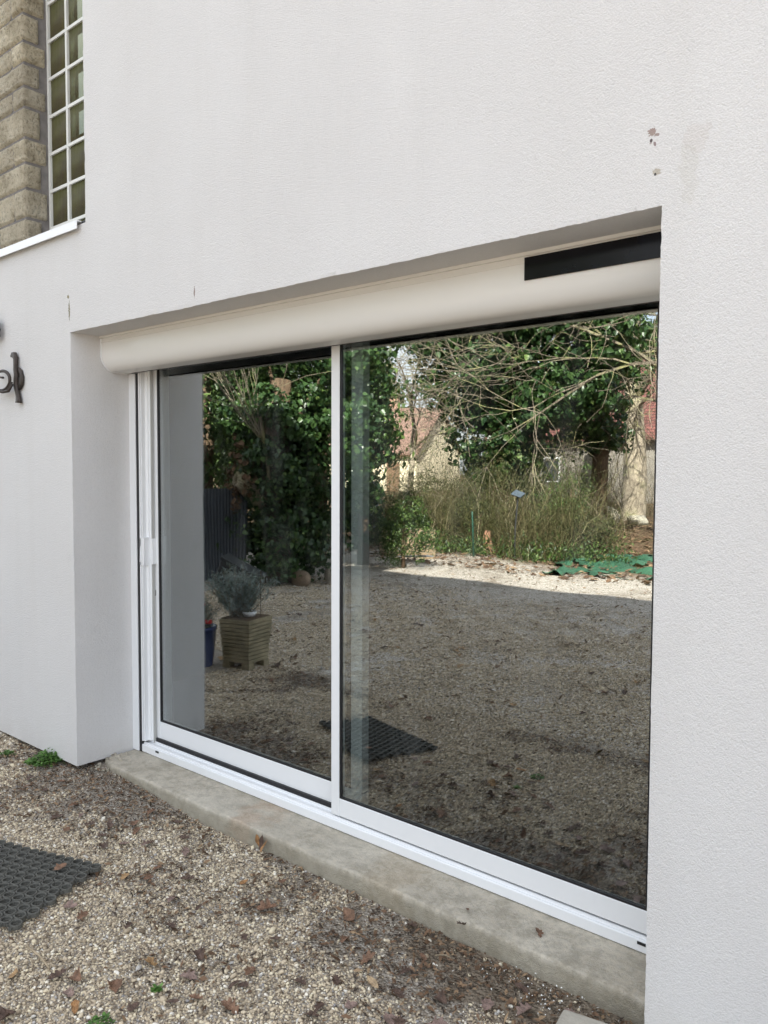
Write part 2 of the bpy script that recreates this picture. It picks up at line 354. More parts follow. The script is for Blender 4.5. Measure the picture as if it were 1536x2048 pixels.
def gravel(name, x0, x1, y0, y1, sp, smin, smax, seed, thr):
    r = np.random.default_rng(seed)
    gx, gy = np.meshgrid(np.arange(x0, x1, sp), np.arange(y0, y1, sp)); x = gx.ravel()+r.uniform(-.55, .55, gx.size)*sp; y = gy.ravel()+r.uniform(-.55, .55, gx.size)*sp
    b = bare(x, y); keep = r.random(x.size) > np.clip((b-thr)*4.5, 0, .955)
    keep &= r.random(x.size) < np.clip((y+5.5)/2.2, 0, 1)
    keep &= ~((x > -.02) & (y > .095) & (x < 2.7)); keep &= ~((x < 0) & (y > .04))
    x = x[keep]; y = y[keep]; n = len(x)
    s = smin+(smax-smin)*r.random(n)**2.4; big = r.random(n) < .010; s[big] *= 1.8
    z = gz(x, y)+s*r.uniform(-.05, .28, n)
    me = bpy.data.meshes.new(name); me.vertices.add(n); me.vertices.foreach_set('co', np.stack([x, y, z], -1).astype(np.float32).ravel())
    a = me.attributes.new('rot', 'FLOAT_VECTOR', 'POINT'); s *= np.where(b > thr, .8, 1.0)[keep] if False else 1.0; rt_ = np.stack([r.normal(0, .35, n), r.normal(0, .35, n), r.uniform(0, 6.28, n)], -1); a.data.foreach_set('vector', rt_.astype(np.float32).ravel())
    a = me.attributes.new('scl', 'FLOAT', 'POINT'); a.data.foreach_set('value', s.astype(np.float32))
    o = bpy.data.objects.new(name, me); COL.objects.link(o); me.materials.append(M_PEB)
    ng = bpy.data.node_groups.new('pebbles', 'GeometryNodeTree')
    ng.interface.new_socket('Geometry', in_out='INPUT', socket_type='NodeSocketGeometry'); ng.interface.new_socket('Geometry', in_out='OUTPUT', socket_type='NodeSocketGeometry')
    N = ng.nodes; gi = N.new('NodeGroupInput'); go = N.new('NodeGroupOutput'); ip = N.new('GeometryNodeInstanceOnPoints'); ci = N.new('GeometryNodeCollectionInfo')
    ci.inputs[0].default_value = pcol; ci.inputs['Separate Children'].default_value = True; ci.inputs['Reset Children'].default_value = True
    ar = N.new('GeometryNodeInputNamedAttribute'); ar.data_type = 'FLOAT_VECTOR'; ar.inputs[0].default_value = 'rot'
    asl = N.new('GeometryNodeInputNamedAttribute'); asl.data_type = 'FLOAT'; asl.inputs[0].default_value = 'scl'
    er = N.new('FunctionNodeEulerToRotation'); mp = N.new('GeometryNodeMeshToPoints')
    L = ng.links.new
    L(gi.outputs[0], mp.inputs[0]); L(mp.outputs[0], ip.inputs['Points']); L(ci.outputs[0], ip.inputs['Instance']); ip.inputs['Pick Instance'].default_value = True
    L(ar.outputs[0], er.inputs[0]); L(er.outputs[0], ip.inputs['Rotation']); L(asl.outputs[0], ip.inputs['Scale']); L(ip.outputs[0], go.inputs[0])
    md = o.modifiers.new('pebbles', 'NODES'); md.node_group = ng
    return tag(o, 'beige and grey gravel pebbles spread over the yard', 'gravel', None, 'stuff')
gravel('gravel', -1.1, 2.72, -1.35, .14, .0074, .0055, .0155, 5, .56)
g2 = gravel('gravel_beyond', -4.2, 2.9, -5.4, -1.35, .0112, .008, .019, 6, .66); g2['label'] = 'looser gravel pebbles further out in the yard'

# ------------------------------------------------------------------ the house
W, H, ZS = 2.6256, 2.1555, .2353
house = empty('house', (0, 0, .17), 'white rendered house with a stone corner, glass blocks and a wide sliding glass door', 'house')
HZ = .17
def part(mb, name, mat, parent=None, smooth=False, bevel=0, **k):
    par = parent or house
    o = mb.build(name, mat, None, smooth, bevel); o.parent = par
    if par is house: o.matrix_parent_inverse = Matrix.Translation((0, 0, -HZ))
    return o
# plaster skin with slightly ragged arris round the opening
def wall_skin():
    r_ = random.Random(3)
    out = [(-7, .225)]; jit = [False]
    def seg(a, b, j=True, step=.009):
        n = max(1, int(math.dist(a, b)/step)) if j else 1
        for i in range(1, n+1): out.append((a[0]+(b[0]-a[0])*i/n, a[1]+(b[1]-a[1])*i/n)); jit.append(j)
    seg((-7, .225), (0, .229), False); seg((0, .229), (0, H)); seg((0, H), (W, H)); seg((W, H), (W, .05)); seg((W, .05), (7, .05), False)
    seg((7, .05), (7, 6.2), False); seg((7, 6.2), (.148, 6.2), False); seg((.148, 6.2), (.140, 2.60), True, .02); seg((.140, 2.60), (-7, 2.60), False)
    n = len(out); wv = 0
    front = []
    for p, j in zip(out, jit):
        wv = .78*wv+r_.uniform(-.0007, .0007); k = (wv+r_.uniform(-.0006, .0006)) if j else 0
        front.append((p[0]+k, 0.0+(abs(k)*.8 if j else 0), p[1]+k))
    ins = []
    for p in out:
        ox = oz = 0
        if abs(p[1]) < 5 and p[1] < 2.3:
            if abs(p[0]) < .001 and p[1] <= H: ox = -.012
            if abs(p[0]-W) < .001: ox = .012
            if abs(p[1]-H) < .001 and -.001 <= p[0] <= W+.001: oz = .012
        elif .13 < p[0] < .16 and p[1] < 6.1: ox = .012
        ins.append((p[0]+ox, 0.0, p[1]+oz))
    bm = bmesh.new()
    A = [bm.verts.new(q) for q in front]; A0_ = [bm.verts.new(q) if q != f_ else a_ for q, f_, a_ in zip(ins, front, A)]; B = [bm.verts.new((p[0], .010, p[1])) for p in out]; C_ = [bm.verts.new((p[0], .43 if True else 0, p[1])) for p in out]
    from mathutils.geometry import tessellate_polygon
    for tri in tessellate_polygon([[Vector((q[0], q[2], 0)) for q in ins]]):
        try: bm.faces.new([A0_[i] for i in tri])
        except ValueError: pass
    for i in range(n):
        j = (i+1) % n
        ff = []
        for v_ in (A0_[i], A[i], A[j], A0_[j]):
            if v_ not in ff: ff.append(v_)
        if len(ff) > 2: bm.faces.new(ff)
        bm.faces.new((A[i], B[i], B[j], A[j])); bm.faces.new((B[i], C_[i], C_[j], B[j]))
    bmesh.ops.recalc_face_normals(bm, faces=bm.faces)
    me = bpy.data.meshes.new('rendered_wall'); bm.to_mesh(me); bm.free(); me.materials.append(M_RENDER)
    o = bpy.data.objects.new('rendered_wall', me); COL.objects.link(o); o.parent = house; o.matrix_parent_inverse = Matrix.Translation((0, 0, -HZ)); return o
wall_skin()
# masonry behind the skin: plinth, side and rear walls, slab, ceiling (keeps the room dark)
mb = MB()
mb.box(-7, -.04, .10, .42, -.2, .221); mb.box(W+.04, 7, .02, .42, -.2, .045)
part(mb, 'plinth', M_MORTAR)
mb = MB()
mb.box(-7, -6.75, .431, 1.76, -.2, 6.2); mb.box(6.75, 7, .431, 8, -.2, 6.2); mb.box(-2.2, 6.749, 7.75, 8, -.2, 6.2); mb.box(-2.45, -2.201, 1.761, 8, -.2, 6.2); mb.box(-6.749, -2.2, 1.62, 1.76, -.2, 2.59)
part(mb, 'outer_wall', M_RENDER)
mb = MB()
mb.box(-7.4, -2.46, -.25, 1.78, 6.201, 6.34)
mb.add([(-2.455, -.25, 6.2), (7.4, -.25, 6.2), (7.4, 8.3, 6.2), (-2.455, 8.3, 6.2), (-2.455, 4, 7.3), (7.4, 4, 7.3)], [(0,1,2,3), (0,1,5,4), (2,3,4,5), (0,4,3), (1,2,5)])
part(mb, 'roof', simple('roof_tile', (.22, .10, .07), .9, .2, 20))
# room behind the sliding door
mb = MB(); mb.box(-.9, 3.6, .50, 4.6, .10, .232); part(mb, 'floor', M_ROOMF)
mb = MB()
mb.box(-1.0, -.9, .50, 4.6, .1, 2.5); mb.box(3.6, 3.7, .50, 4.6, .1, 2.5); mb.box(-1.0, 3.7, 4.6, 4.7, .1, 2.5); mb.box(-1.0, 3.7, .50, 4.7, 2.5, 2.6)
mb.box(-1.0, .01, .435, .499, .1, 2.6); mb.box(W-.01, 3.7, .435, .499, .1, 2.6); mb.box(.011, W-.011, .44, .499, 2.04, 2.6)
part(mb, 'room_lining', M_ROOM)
# stone wall at the upper left, with quoins turning the corner
ZJ = [2.60, 2.66, 2.798, 2.918, 3.077, 3.213, 3.345, 3.506, 3.616, 3.738, 3.852, 3.997, 4.12, 4.26, 4.38, 4.52, 4.66, 4.80, 4.95, 5.10, 5.25, 5.4]
XC, YC, YB = -1.0, .290, .437
mb = MB(); mb.box(-7, XC-.014, YC+.016, .45, 2.58, 6.2); mb.box(XC-.3, XC-.013, .40, .452, 2.58, 6.2); part(mb, 'mortar_core', M_MORTAR)
SV, SF, SA = [], [], []
def stone_patch(path, z0, z1, seed):
    """path: list of 2-D points (x,y) with outward normals; rough-faced stone following the path"""
    r_ = np.random.default_rng(seed); g = .006
    P = np.array([(p[0], p[1]) for p in path]); Nn = np.array([(p[2], p[3]) for p in path]); s = np.array([p[4] for p in path])
    nz_ = max(6, int((z1-z0)/.011)); zz = np.linspace(z0+g, z1-g, nz_); m = len(P)
    T = r_.random((9, 9)); b0 = sum(len(v) for v in SV)
    uu = np.linspace(0, 7.99, m); vv = np.linspace(0, 7.99, nz_)
    U, Vv = np.meshgrid(uu, vv); ui = U.astype(int); vi = Vv.astype(int); fu = U-ui; fv = Vv-vi
    Nz = (T[ui, vi]*(1-fu)+T[ui+1, vi]*fu)*(1-fv)+(T[ui, vi+1]*(1-fu)+T[ui+1, vi+1]*fu)*fv
    fine = r_.random(U.shape)
    ed = np.minimum(np.minimum((zz-zz[0])[:, None], (zz[-1]-zz)[:, None]), np.minimum((s-s[0])[None], (s[-1]-s)[None]))
    h = np.clip(ed/.004, 0, 1)**.5*(.007+.009*Nz+.0040*fine)
    X_ = P[None, :, 0]+Nn[None, :, 0]*(h-.002); Y_ = P[None, :, 1]+Nn[None, :, 1]*(h-.002); Z_ = np.repeat(zz[:, None], m, 1)+r_.uniform(-.001, .001, U.shape)
    SV.append(np.stack([X_, Y_, Z_], -1).reshape(-1, 3)); i = (np.arange(nz_-1)[:, None]*m+np.arange(m-1)[None]).ravel()+b0
    SF.append(np.stack([i, i+1, i+m+1, i+m], -1)); SA.append(np.full(nz_*m, r_.random()))
def corner_path(a, b):      # a: length along the front face (towards -x), b: along the return (towards +y)
    pts = []
    n = max(2, int(a/.011))
    for t in np.linspace(-a, -.012, n): pts.append((XC-.014+t, YC+.014, 0, -1, t))
    for q in (15, 35, 55, 75): pts.append((XC-.026+.0*q, YC+.026, math.sin(R(q)), -math.cos(R(q)), -.012+.02*q/90)) if False else None
    n = max(2, int(b/.011))
    base = pts[-1][4]
    pts.append((XC-.014, YC+.014, .707, -.707, base+.012))
    for t in np.linspace(.012, b, n): pts.append((XC-.014, YC+.014+t, 1, 0, base+.012+t))
    return pts
rr = random.Random(5)
for k in range(len(ZJ)-1):
    z0, z1 = ZJ[k], ZJ[k+1]; long = (k % 2 == 0) == False
    a = .30 if k % 2 == 0 else .135          # quoins alternate
    b = .055 if False else (.115 if k % 2 == 0 else .118)
    if k % 2 == 1: a, b = .115, .122
    else: a, b = .30, .088
    stone_patch(corner_path(a, b), z0, z1, k*10)
    x = XC-.014-a-.019
    while x > -2.6:
        L_ = rr.uniform(.17, .42); n = int(L_/.014)
        stone_patch([(xx, YC+.014, 0, -1, xx) for xx in np.linspace(x-L_, x, n)], z0, z1, k*10+int(-x*97) % 9+2); x -= L_+.017
so_ = npmesh('stone_facing', np.concatenate(SV), np.concatenate(SF), M_STONE, smooth=True, var=np.concatenate(SA)); so_.parent = house; so_.matrix_parent_inverse = Matrix.Translation((0, 0, -HZ))
# glass-block window: white joints with a block in each field
M_JOINT = simple('white_joint', (.72, .72, .68), .7, .06)
def m_block():
    t = NT('fluted_glass'); xyz = t.sep()
    st = t.math('SINE', t.math('MULTIPLY', xyz[0], 2*math.pi/.0165))
    t.set(t.mix(t.ramp(st, [(.3, 0.), (.8, 1.)]), t.mix(t.ramp(t.noise(3), [(.4, 0.), (.6, 1.)]), (.10, .085, .055), (.14, .14, .05)), (.30, .28, .15)), .35, spec=.15)
    tr = t.n.new('ShaderNodeBsdfTransparent'); tr.inputs[0].default_value = (.80, .84, .72, 1)
    hz = t.math('SINE', t.math('MULTIPLY', xyz[2], 2*math.pi/.011))
    mk = t.math('MAXIMUM', t.math('GREATER_THAN', xyz[1], .02), t.ramp(st, [(.25, .22), (.60, .92)]))
    mx = t.n.new('ShaderNodeMixShader'); t.L(mk, mx.inputs[0]); t.L(t.b.outputs[0], mx.inputs[1]); t.L(tr.outputs[0], mx.inputs[2]); t.L(mx.outputs[0], t.out.inputs[0])
    return t.m
M_BLOCK = m_block()
BX, BZ, BP, NC, NR = -1.0, 2.685, .2003, 6, 9
gb = MB()
for i in range(NC+1): gb.box(BX+i*BP-.009, BX+i*BP+.009, YB-.004, YB+.06, 2.60, 4.8)
for k in range(-1, NR+2):
    z = BZ+k*BP
    for i in range(NC): gb.box(BX+i*BP+.009, BX+(i+1)*BP-.009, YB-.003, YB+.06, z-.008, z+.008)
gbw = part(gb, 'glass_block_window', M_JOINT)
def block_mesh(z0, z1):
    n = 60; m_ = MB(); w0 = .0; pts = []
    L_ = BP-.018
    for i in range(n+1):
        x = L_*i/n; edge = min(x, L_-x); y = .006+.0022*math.cos(2*math.pi*x/.0165)+max(0, (.012-edge))*.4
        pts.append((x, y))
    pts += [(L_, .05), (0, .05)]
    m_.prism(pts, 'z', z0, z1); return m_
proto = None
for k in range(-1, NR+1):
    for i in range(NC):
        if i > 2: continue
        if k == -1:
            o = block_mesh(0, .0).build('x', M_BLOCK) if False else None
            m_ = block_mesh(BZ-BP+.11, BZ-.008); o = m_.build('glass_block', M_BLOCK, gbw, True); o.location = (BX+i*BP+.009, YB, 0); continue
        if proto is None:
            proto = block_mesh(.008, BP-.008).build('glass_block', M_BLOCK, gbw, True); o = proto
        else:
            o = proto.copy(); COL.objects.link(o); o.parent = gbw
        o.location = (BX+i*BP+.009, YB, BZ+k*BP)
# stairwell behind the blocks, with its own rear window
M_STAIR = simple('stair_wall', (.30, .27, .16), .9, .2, 3)
mb = MB()
mb.box(-6.7, .6, 1.6, 1.7, 2.62, 4.22); mb.box(-6.7, -3.08, 1.6, 1.7, 4.22, 5.6); mb.box(-2.3, .6, 1.6, 1.7, 4.22, 5.6); mb.box(-6.7, .6, 1.6, 1.7, 5.6, 6.1)
mb.box(-6.7, -6.6, .46, 1.6, 2.62, 6.1); mb.box(.6, .7, .5, 1.6, 2.62, 6.1); mb.box(-6.7, .7, .61, 1.7, 2.601, 2.62)
mb.box(.0, .6, .5, .56, 2.62, 6.1)
part(mb, 'stairwell_lining', M_STAIR)
# white metal trim that caps the insulation
mb = MB(); mb.prism([(-.022, 2.577), (-.022, 2.612), (.30, 2.628), (.30, 2.624), (-.018, 2.608), (-.018, 2.577)], 'x', -6.9, .105)
part(mb, 'metal_drip_trim', M_WHITE)
mb = MB(); mb.box(.106, .139, .002, .40, 2.601, 2.612); part(mb, 'trim_gap_shade', M_GASKET)  # black strip standing in for the shadow gap past the trim's end

# roller-shutter box
prof = [(.150, H-.001), (.142, H-.012), (.142, 2.085)]
for q in range(0, 91, 6): prof.append((.142+.060*(1-math.cos(R(q))), 2.085-.083*math.sin(R(q))))
prof += [(.262, 1.999), (.262, 2.06), (.30, 2.075), (.42, 2.075), (.42, H-.001)]
mb = MB(); mb.prism(prof, 'x', .012, W-.012)
box = part(mb, 'shutter_box', M_CREAM, None, True)
box.data.polygons.foreach_set('use_smooth', [abs(p.normal.x) < .5 for p in box.data.polygons])
m_ = box.modifiers.new('e', 'EDGE_SPLIT'); m_.split_angle = R(25)
mb = MB()
pc = [(p[0]-.002 if p[0] < .25 else p[0], p[1]-.0015) for p in prof[:20]] + [(.30, 1.998), (.42, 1.998), (.42, H-.002)]
mb.prism(pc, 'x', .001, .0115); part(mb, 'end_cap', M_WHITE, box)
mb = MB(); mb.prism(pc, 'x', W-.0115, W-.001); part(mb, 'end_cap', M_WHITE, box)
mb = MB(); mb.box(.0, W, .136, .152, H-.010, H-.0005); mb.box(.012, W-.012, .1385, .1415, H-.030, H-.026); part(mb, 'top_flange', M_CREAM, box)
mb = MB(); mb.box(.07, W-.07, .2625, .292, 2.030, 2.058); mb.box(.012, W-.012, .2625, .290, 2.060, 2.0745); part(mb, 'slot_lining', simple('slot_grey', (.50, .51, .53), .5, .05), box)
mb = MB(); mb.box(.06, W-.06, .259, .2645, 1.9975, 2.003); part(mb, 'lip_seal', M_GASKET, box)
mb = MB(); mb.box(2.190, W-.02, .1365, .1415, 2.078, 2.140)
sp = part(mb, 'solar_panel', M_PANEL, box, False, .001)

# shutter guides
for (a, b, c) in ((.0, .049, 1), (W-.049, W, -1)):
    g_ = MB(); g_.prism([(a, .283), (b, .283), (b, .305), (a, .305)], 'z', ZS+.001, 2.0)
    go_ = part(g_, 'shutter_guide', M_WHITE, None, False, .0015)
    s_ = MB(); x0, x1 = (.0495, .0655) if c > 0 else (W-.0655, W-.0495)
    s_.box(x0, x1, .288, .31, ZS+.001, 2.0); part(s_, 'brush_seal', M_GASKET, go_)
# plaster bead beside the left guide
# door frame
fr = MB()
def jamb(m, s, o):
    # stepped profile (x from opening edge, y)
    P = [(.066, .290), (.074, .290), (.074, .300), (.079, .300), (.079, .293), (.086, .293), (.086, .312), (.090, .318), (.098, .318), (.098, .325), (.108, .325), (.108, .43), (.005, .43), (.005, .312), (.066, .312)]
    m.prism([(o+s*p[0], p[1]) for p in P], 'z', .287, 2.07)
jamb(fr, 1, 0); jamb(fr, -1, W)
fr.prism([(.290, ZS+.002), (.290, .268), (.2925, .2705), (.300, .271), (.302, .279), (.309, .279), (.311, .2745), (.330, .2745), (.330, .284), (.334, .284), (.334, .2765), (.43, .2765), (.43, ZS+.002)], 'x', .066, W-.066)
fr.box(.109, W-.109, .302, .43, 2.0745-.012, 2.0735)
frame = part(fr, 'door_frame', M_WHITE, None, False, .0007)
for x in (.190, 2.495):
    mb = MB(); mb.prism([(x-.012, .258), (x+.012, .258), (x+.012, .2655), (x-.012, .2655)], 'y', .2875, .2897)
    part(mb, 'drain_cap', M_GASKET, frame)
mb = MB(); mb.box(.10, 1.33, .3345, .350, .2768, .300); part(mb, 'track_seal', M_GASKET, frame)
mb = MB(); mb.box(.1085, .1145, .3255, .338, .2768, 2.06); part(mb, 'jamb_groove', M_GREY, frame)

def sash(x0, x1, y0, z0, rail, stile_l, stile_r, zt, d=.040):
    s = MB()
    s.prism([(y0, z0), (y0, z0+rail-.003), (y0+.003, z0+rail), (y0+d, z0+rail), (y0+d, z0)], 'x', x0+stile_l, x1-stile_r)
    if stile_l: s.box(x0, x0+stile_l, y0-.0012, y0+d, z0-.0005, zt)
    if stile_r: s.box(x1-stile_r, x1, y0-.0012, y0+d, z0-.0005, zt)
    s.box(x0+stile_l, x1-stile_r, y0, y0+d, zt-.012, zt)
    so = part(s, 'sliding_sash', M_WHITE, None, False, .001)
    g = MB(); gx0, gx1, gz0 = x0+stile_l, x1-stile_r, z0+rail
    g.box(gx0, gx0+.007, y0+.001, y0+.012, gz0, zt-.012); g.box(gx1-.005, gx1, y0+.001, y0+.012, gz0, zt-.012); g.box(gx0+.007, gx1-.005, y0+.001, y0+.012, gz0, gz0+.006)
    g.box(gx0+.007, gx1-.005, y0+.001, y0+.012, zt-.018, zt-.012)
    part(g, 'gasket', M_GASKET, so)
    p = MB(); p.box(gx0+.0065, gx1-.0045, y0+.006, y0+.010, gz0+.0055, zt-.0175)
    gl = part(p, 'glass_pane', M_GLASS, so)
    p2 = MB(); p2.box(gx0+.0065, gx1-.0045, y0+.026, y0+.030, gz0+.0055, zt-.0175)
    return so, (gx0, gx1, gz0)
right, _ = sash(1.300, W-.075, .297, .288, .066, .040, .045, 2.062, .030)
left, _ = sash(.093, 1.41, .344, .300, .080, .042, .055, 2.062, .036)
# handle and keyhole on the left sash stile
mb = MB()
mb.prism([(.088, 1.155), (.092, 1.236), (.118, 1.240), (.122, 1.120), (.105, 1.120), (.101, 1.150)], 'y', .322, .3425)
mb.prism([(.052, 1.118), (.058, 1.212), (.070, 1.243), (.101, 1.246), (.097, 1.114)], 'y', .290, .324)
mb.prism([(.068, 1.13), (.073, 1.205), (.079, 1.205), (.076, 1.13)], 'y', .2865, .2895)
hd = part(mb, 'handle', M_WHITE, left, False, .0015)
mb = MB()
for k in range(16): pass
mb.prism([(.111+.005*math.cos(2*math.pi*k/16), .985+.011*math.sin(2*math.pi*k/16)+(.004 if k < 8 else -.004)) for k in range(16)], 'y', .3408, .3426)
part(mb, 'keyhole_plate', M_GREY, left)
mb = MB(); mb.box(.1095, .1128, .3402, .3406, .972, .996); part(mb, 'keyhole', M_DARK, left)

# concrete sill, arris worn unevenly
def sill():
    nx_, prof_n = 260, 0
    rowsY = [(.40, 0), (.30, 0), (.24, 0), (.18, 0), (.14, 0), (.118, -.0005), (.111, -.001), (.107, -.003), (.1045, -.007), (.103, -.02), (.101, -.035), (.100, -.06), (.099, -.14)]
    V_, F_ = [], []; r_ = np.random.default_rng(4); xs_ = np.linspace(.012, W+.0, nx_)
    wob = np.convolve(r_.normal(0, .004, nx_+40), np.ones(40)/6.3/2, 'same')[20:-20][:nx_]; wob2 = np.convolve(r_.normal(0, .004, nx_+8), np.ones(8)/8, 'same')[4:-4][:nx_]
    for yi, (y, dz) in enumerate(rowsY):
        for i, x in enumerate(xs_):
            e = max(0, (.16-y)/.06); e = min(e, 1)
            yy = y+e*(wob[i]*.25+wob2[i]*.7)+(max(0, .10-x)*.35*e); zz = ZS+dz-e*abs(wob2[i])*1.5+.0012*math.sin(x*23+y*40)*(1 if y < .29 else 0)
            V_.append((x, yy, zz-.0015))
    V_ = np.array(V_); n = len(rowsY); I_ = (np.arange(n-1)[:, None]*nx_+np.arange(nx_-1)[None]).ravel()
    F_ = np.stack([I_, I_+nx_, I_+nx_+1, I_+1], -1)
    o = npmesh('concrete_sill', V_, F_, M_CONC, smooth=True); o.parent = house; o.matrix_parent_inverse = Matrix.Translation((0, 0, -HZ))
    return o
sill()
# crumbs of mortar and a smear where the pier meets the sill
mb = MB(); r_ = random.Random(8)
for k in range(26):
    x = r_.uniform(.0, .10); y = r_.uniform(.05, .24); s = r_.uniform(.004, .012); z = float(gz(x, y))+.004 if y < .13 else ZS
    mb.tube([(x-s, y, z), (x, y+s*.4, z+s*.35), (x+s, y, z)], [s*.3, s*.7, s*.3], 5)
part(mb, 'mortar_crumbs', M_CONC)['kind'] = 'stuff'

# ------------------------------------------------------------------ things by the wall
# wrought iron ornament
orn = empty('wall_bracket', (-.5, 0, 2.0), 'dark wrought iron scroll bracket with a leaf fixed to the white wall at left', 'bracket')
def ipart(mb, name): 
    o = mb.build(name, M_IRON, None, True); o.parent = orn; o.matrix_parent_inverse = Matrix.Translation((.5, 0, -2.0)); return o
def ribbon(pts, y, th):      # pts: (x, z, width)
    m = MB(); n = len(pts)
    b = []
    for i, (x, z, w_) in enumerate(pts):
        a = pts[max(0, i-1)]; c = pts[min(n-1, i+1)]; tx, tz = c[0]-a[0], c[1]-a[1]; l = math.hypot(tx, tz); nx_, nz_ = -tz/l, tx/l
        for s_, yy in ((1, y), (1, y-th), (-1, y-th), (-1, y)): b.append((x+nx_*w_/2*s_, yy, z+nz_*w_/2*s_))
    f = []
    for i in range(n-1):
        for j in range(4): f.append((i*4+j, i*4+(j+1) % 4, (i+1)*4+(j+1) % 4, (i+1)*4+j))
    f += [(0, 1, 2, 3), tuple(4*(n-1)+j for j in (3, 2, 1, 0))]
    return m.add(b, f)
m = ribbon([(-.522, 2.094, .008), (-.510, 2.103, .020), (-.495, 2.100, .030), (-.483, 2.085, .026), (-.484, 2.055, .022), (-.486, 2.03, .022), (-.478, 2.005, .024), (-.484, 1.98, .024), (-.486, 1.955, .024), (-.474, 1.93, .022), (-.466, 1.905, .023), (-.461, 1.885, .034), (-.462, 1.872, .044)], -.008, .014)
ipart(m, 'wall_bar')
m = ribbon([(-.470, 2.035, .016), (-.450, 2.018, .026), (-.438, 1.99, .030), (-.442, 1.962, .028), (-.460, 1.938, .014)], -.004, .010); ipart(m, 'back_plate')
m = MB()
sc = [(-.60+.085*math.cos(a), -.03, 1.985+.046*math.sin(a)) for a in np.linspace(-2.0, 1.9, 15)]+[(-.64, -.03, 2.02), (-.625, -.03, 2.003), (-.60, -.03, 2.0), (-.585, -.03, 1.998)]
m.tube(sc, [.004]+[.0065]*6+[.008]*6+[.007, .006, .005, .005, .005, .006], 8); ipart(m, 'scroll')
m = MB(); m.tube([(-.49, -.03, 1.96), (-.52, -.035, 1.93), (-.57, -.04, 1.928), (-.64, -.05, 1.94), (-.72, -.06, 1.96)], [.006, .007, .007, .007, .006], 7)
m.tube([(-.50, -.028, 1.97), (-.53, -.03, 1.945), (-.56, -.03, 1.938)], [.006, .005, .003], 6); m.tube([(-.70, -.06, 1.96), (-.76, -.07, 2.02), (-.74, -.07, 2.1), (-.69, -.06, 2.16), (-.66, -.05, 2.2)], .009, 7); ipart(m, 'arm')
lf = [(-.655, 2.275), (-.640, 2.300), (-.634, 2.275), (-.622, 2.262), (-.628, 2.246), (-.617, 2.232), (-.627, 2.215), (-.622, 2.200), (-.640, 2.190), (-.665, 2.188), (-.69, 2.21), (-.70, 2.25), (-.68, 2.29)]
m = MB().prism(lf, 'y', -.03, -.022); m.tube([(-.655, -.031, 2.19), (-.652, -.034, 2.23), (-.645, -.032, 2.285)], .003, 5); ipart(m, 'iron_leaf')

# rubber honeycomb mat
M_RUB = simple('mat_rubber', (.085, .083, .072), .75, .25, 30, 0, .3, 200)
def mat_obj():
    A = Vector((.862, -.372, 0)); u = Vector((-.96, -.28, 0)); v = Vector((.36, -.93, 0))
    Lu, Lv = .62, .42; pitch = .0415; row = pitch*math.sin(R(60)); k = 14
    bm = bmesh.new(); th = .014
    def ring(cx_, cy_, r0, r1, ang0=0):
        # wall of a cell: outer radius r1, inner radius r0, sunk lip
        rings = []
        for (r, z) in ((r1, 0), (r1, th-.002), (r1-.0012, th), (r0+.001, th), (r0, th-.002), (r0, 0)):
            rings.append([bm.verts.new((cx_+r*math.cos(2*math.pi*i/k), cy_+r*math.sin(2*math.pi*i/k), z)) for i in range(k)])
        for a, b in zip(rings, rings[1:]):
            for i in range(k): bm.faces.new((a[i], a[(i+1) % k], b[(i+1) % k], b[i]))
        # lower shelf inside the ring
        ra = [bm.verts.new((cx_+r0*.999*math.cos(2*math.pi*i/k), cy_+r0*.999*math.sin(2*math.pi*i/k), .005)) for i in range(k)]
        rb = [bm.verts.new((cx_+r0*.72*math.cos(2*math.pi*i/k), cy_+r0*.72*math.sin(2*math.pi*i/k), .0045)) for i in range(k)]
        rc = [bm.verts.new((cx_+r0*.72*math.cos(2*math.pi*i/k), cy_+r0*.72*math.sin(2*math.pi*i/k), .0)) for i in range(k)]
        for a, b in ((ra, rb), (rb, rc)):
            for i in range(k): bm.faces.new((a[i], a[(i+1) % k], b[(i+1) % k], b[i]))
    j = 0; t = pitch*.5
    while t < Lv-.005:
        s = pitch*.5+(pitch*.5 if j % 2 else 0)
        while s < Lu-.005:
            ring(s, t, .0148, .0198); s += pitch
        t += row; j += 1
    # webs: small rings in the triangular gaps keep the honeycomb closed
    j = 0; t = pitch*.5
    while t < Lv-.03:
        s = pitch*.5+(pitch*.5 if j % 2 else 0)
        while s < Lu-.03:
            for (ds, dt) in ((pitch*.5, row*.34), (0, row*.66)):
                cx_, cy_ = s+ds, t+dt
                vs = []
                for rad, z in ((.0062, .002), (.0062, th-.003), (.0035, th-.003), (.0035, .002)):
                    vs.append([bm.verts.new((cx_+rad*math.cos(2*math.pi*i/6), cy_+rad*math.sin(2*math.pi*i/6), z)) for i in range(6)])
                for a, b in zip(vs, vs[1:]):
                    for i in range(6): bm.faces.new((a[i], a[(i+1) % 6], b[(i+1) % 6], b[i]))
            s += pitch
        t += row; j += 1
    for v_ in bm.verts:
        p = A+u*v_.co.x+v*v_.co.y
        zz = .181+.004*math.sin(p.x*9)+.003*math.sin(p.y*13+1)+v_.co.z
        v_.co = (p.x-A.x, p.y-A.y, zz)
    bmesh.ops.recalc_face_normals(bm, faces=bm.faces)
    me = bpy.data.meshes.new('rubber_mat'); bm.to_mesh(me); bm.free(); me.materials.append(M_RUB)
    o = bpy.data.objects.new('rubber_mat', me); COL.objects.link(o); o.location = (A.x, A.y, 0); return o
tag(mat_obj(), 'black rubber ring mat with round holes lying on the gravel at left', 'mat')

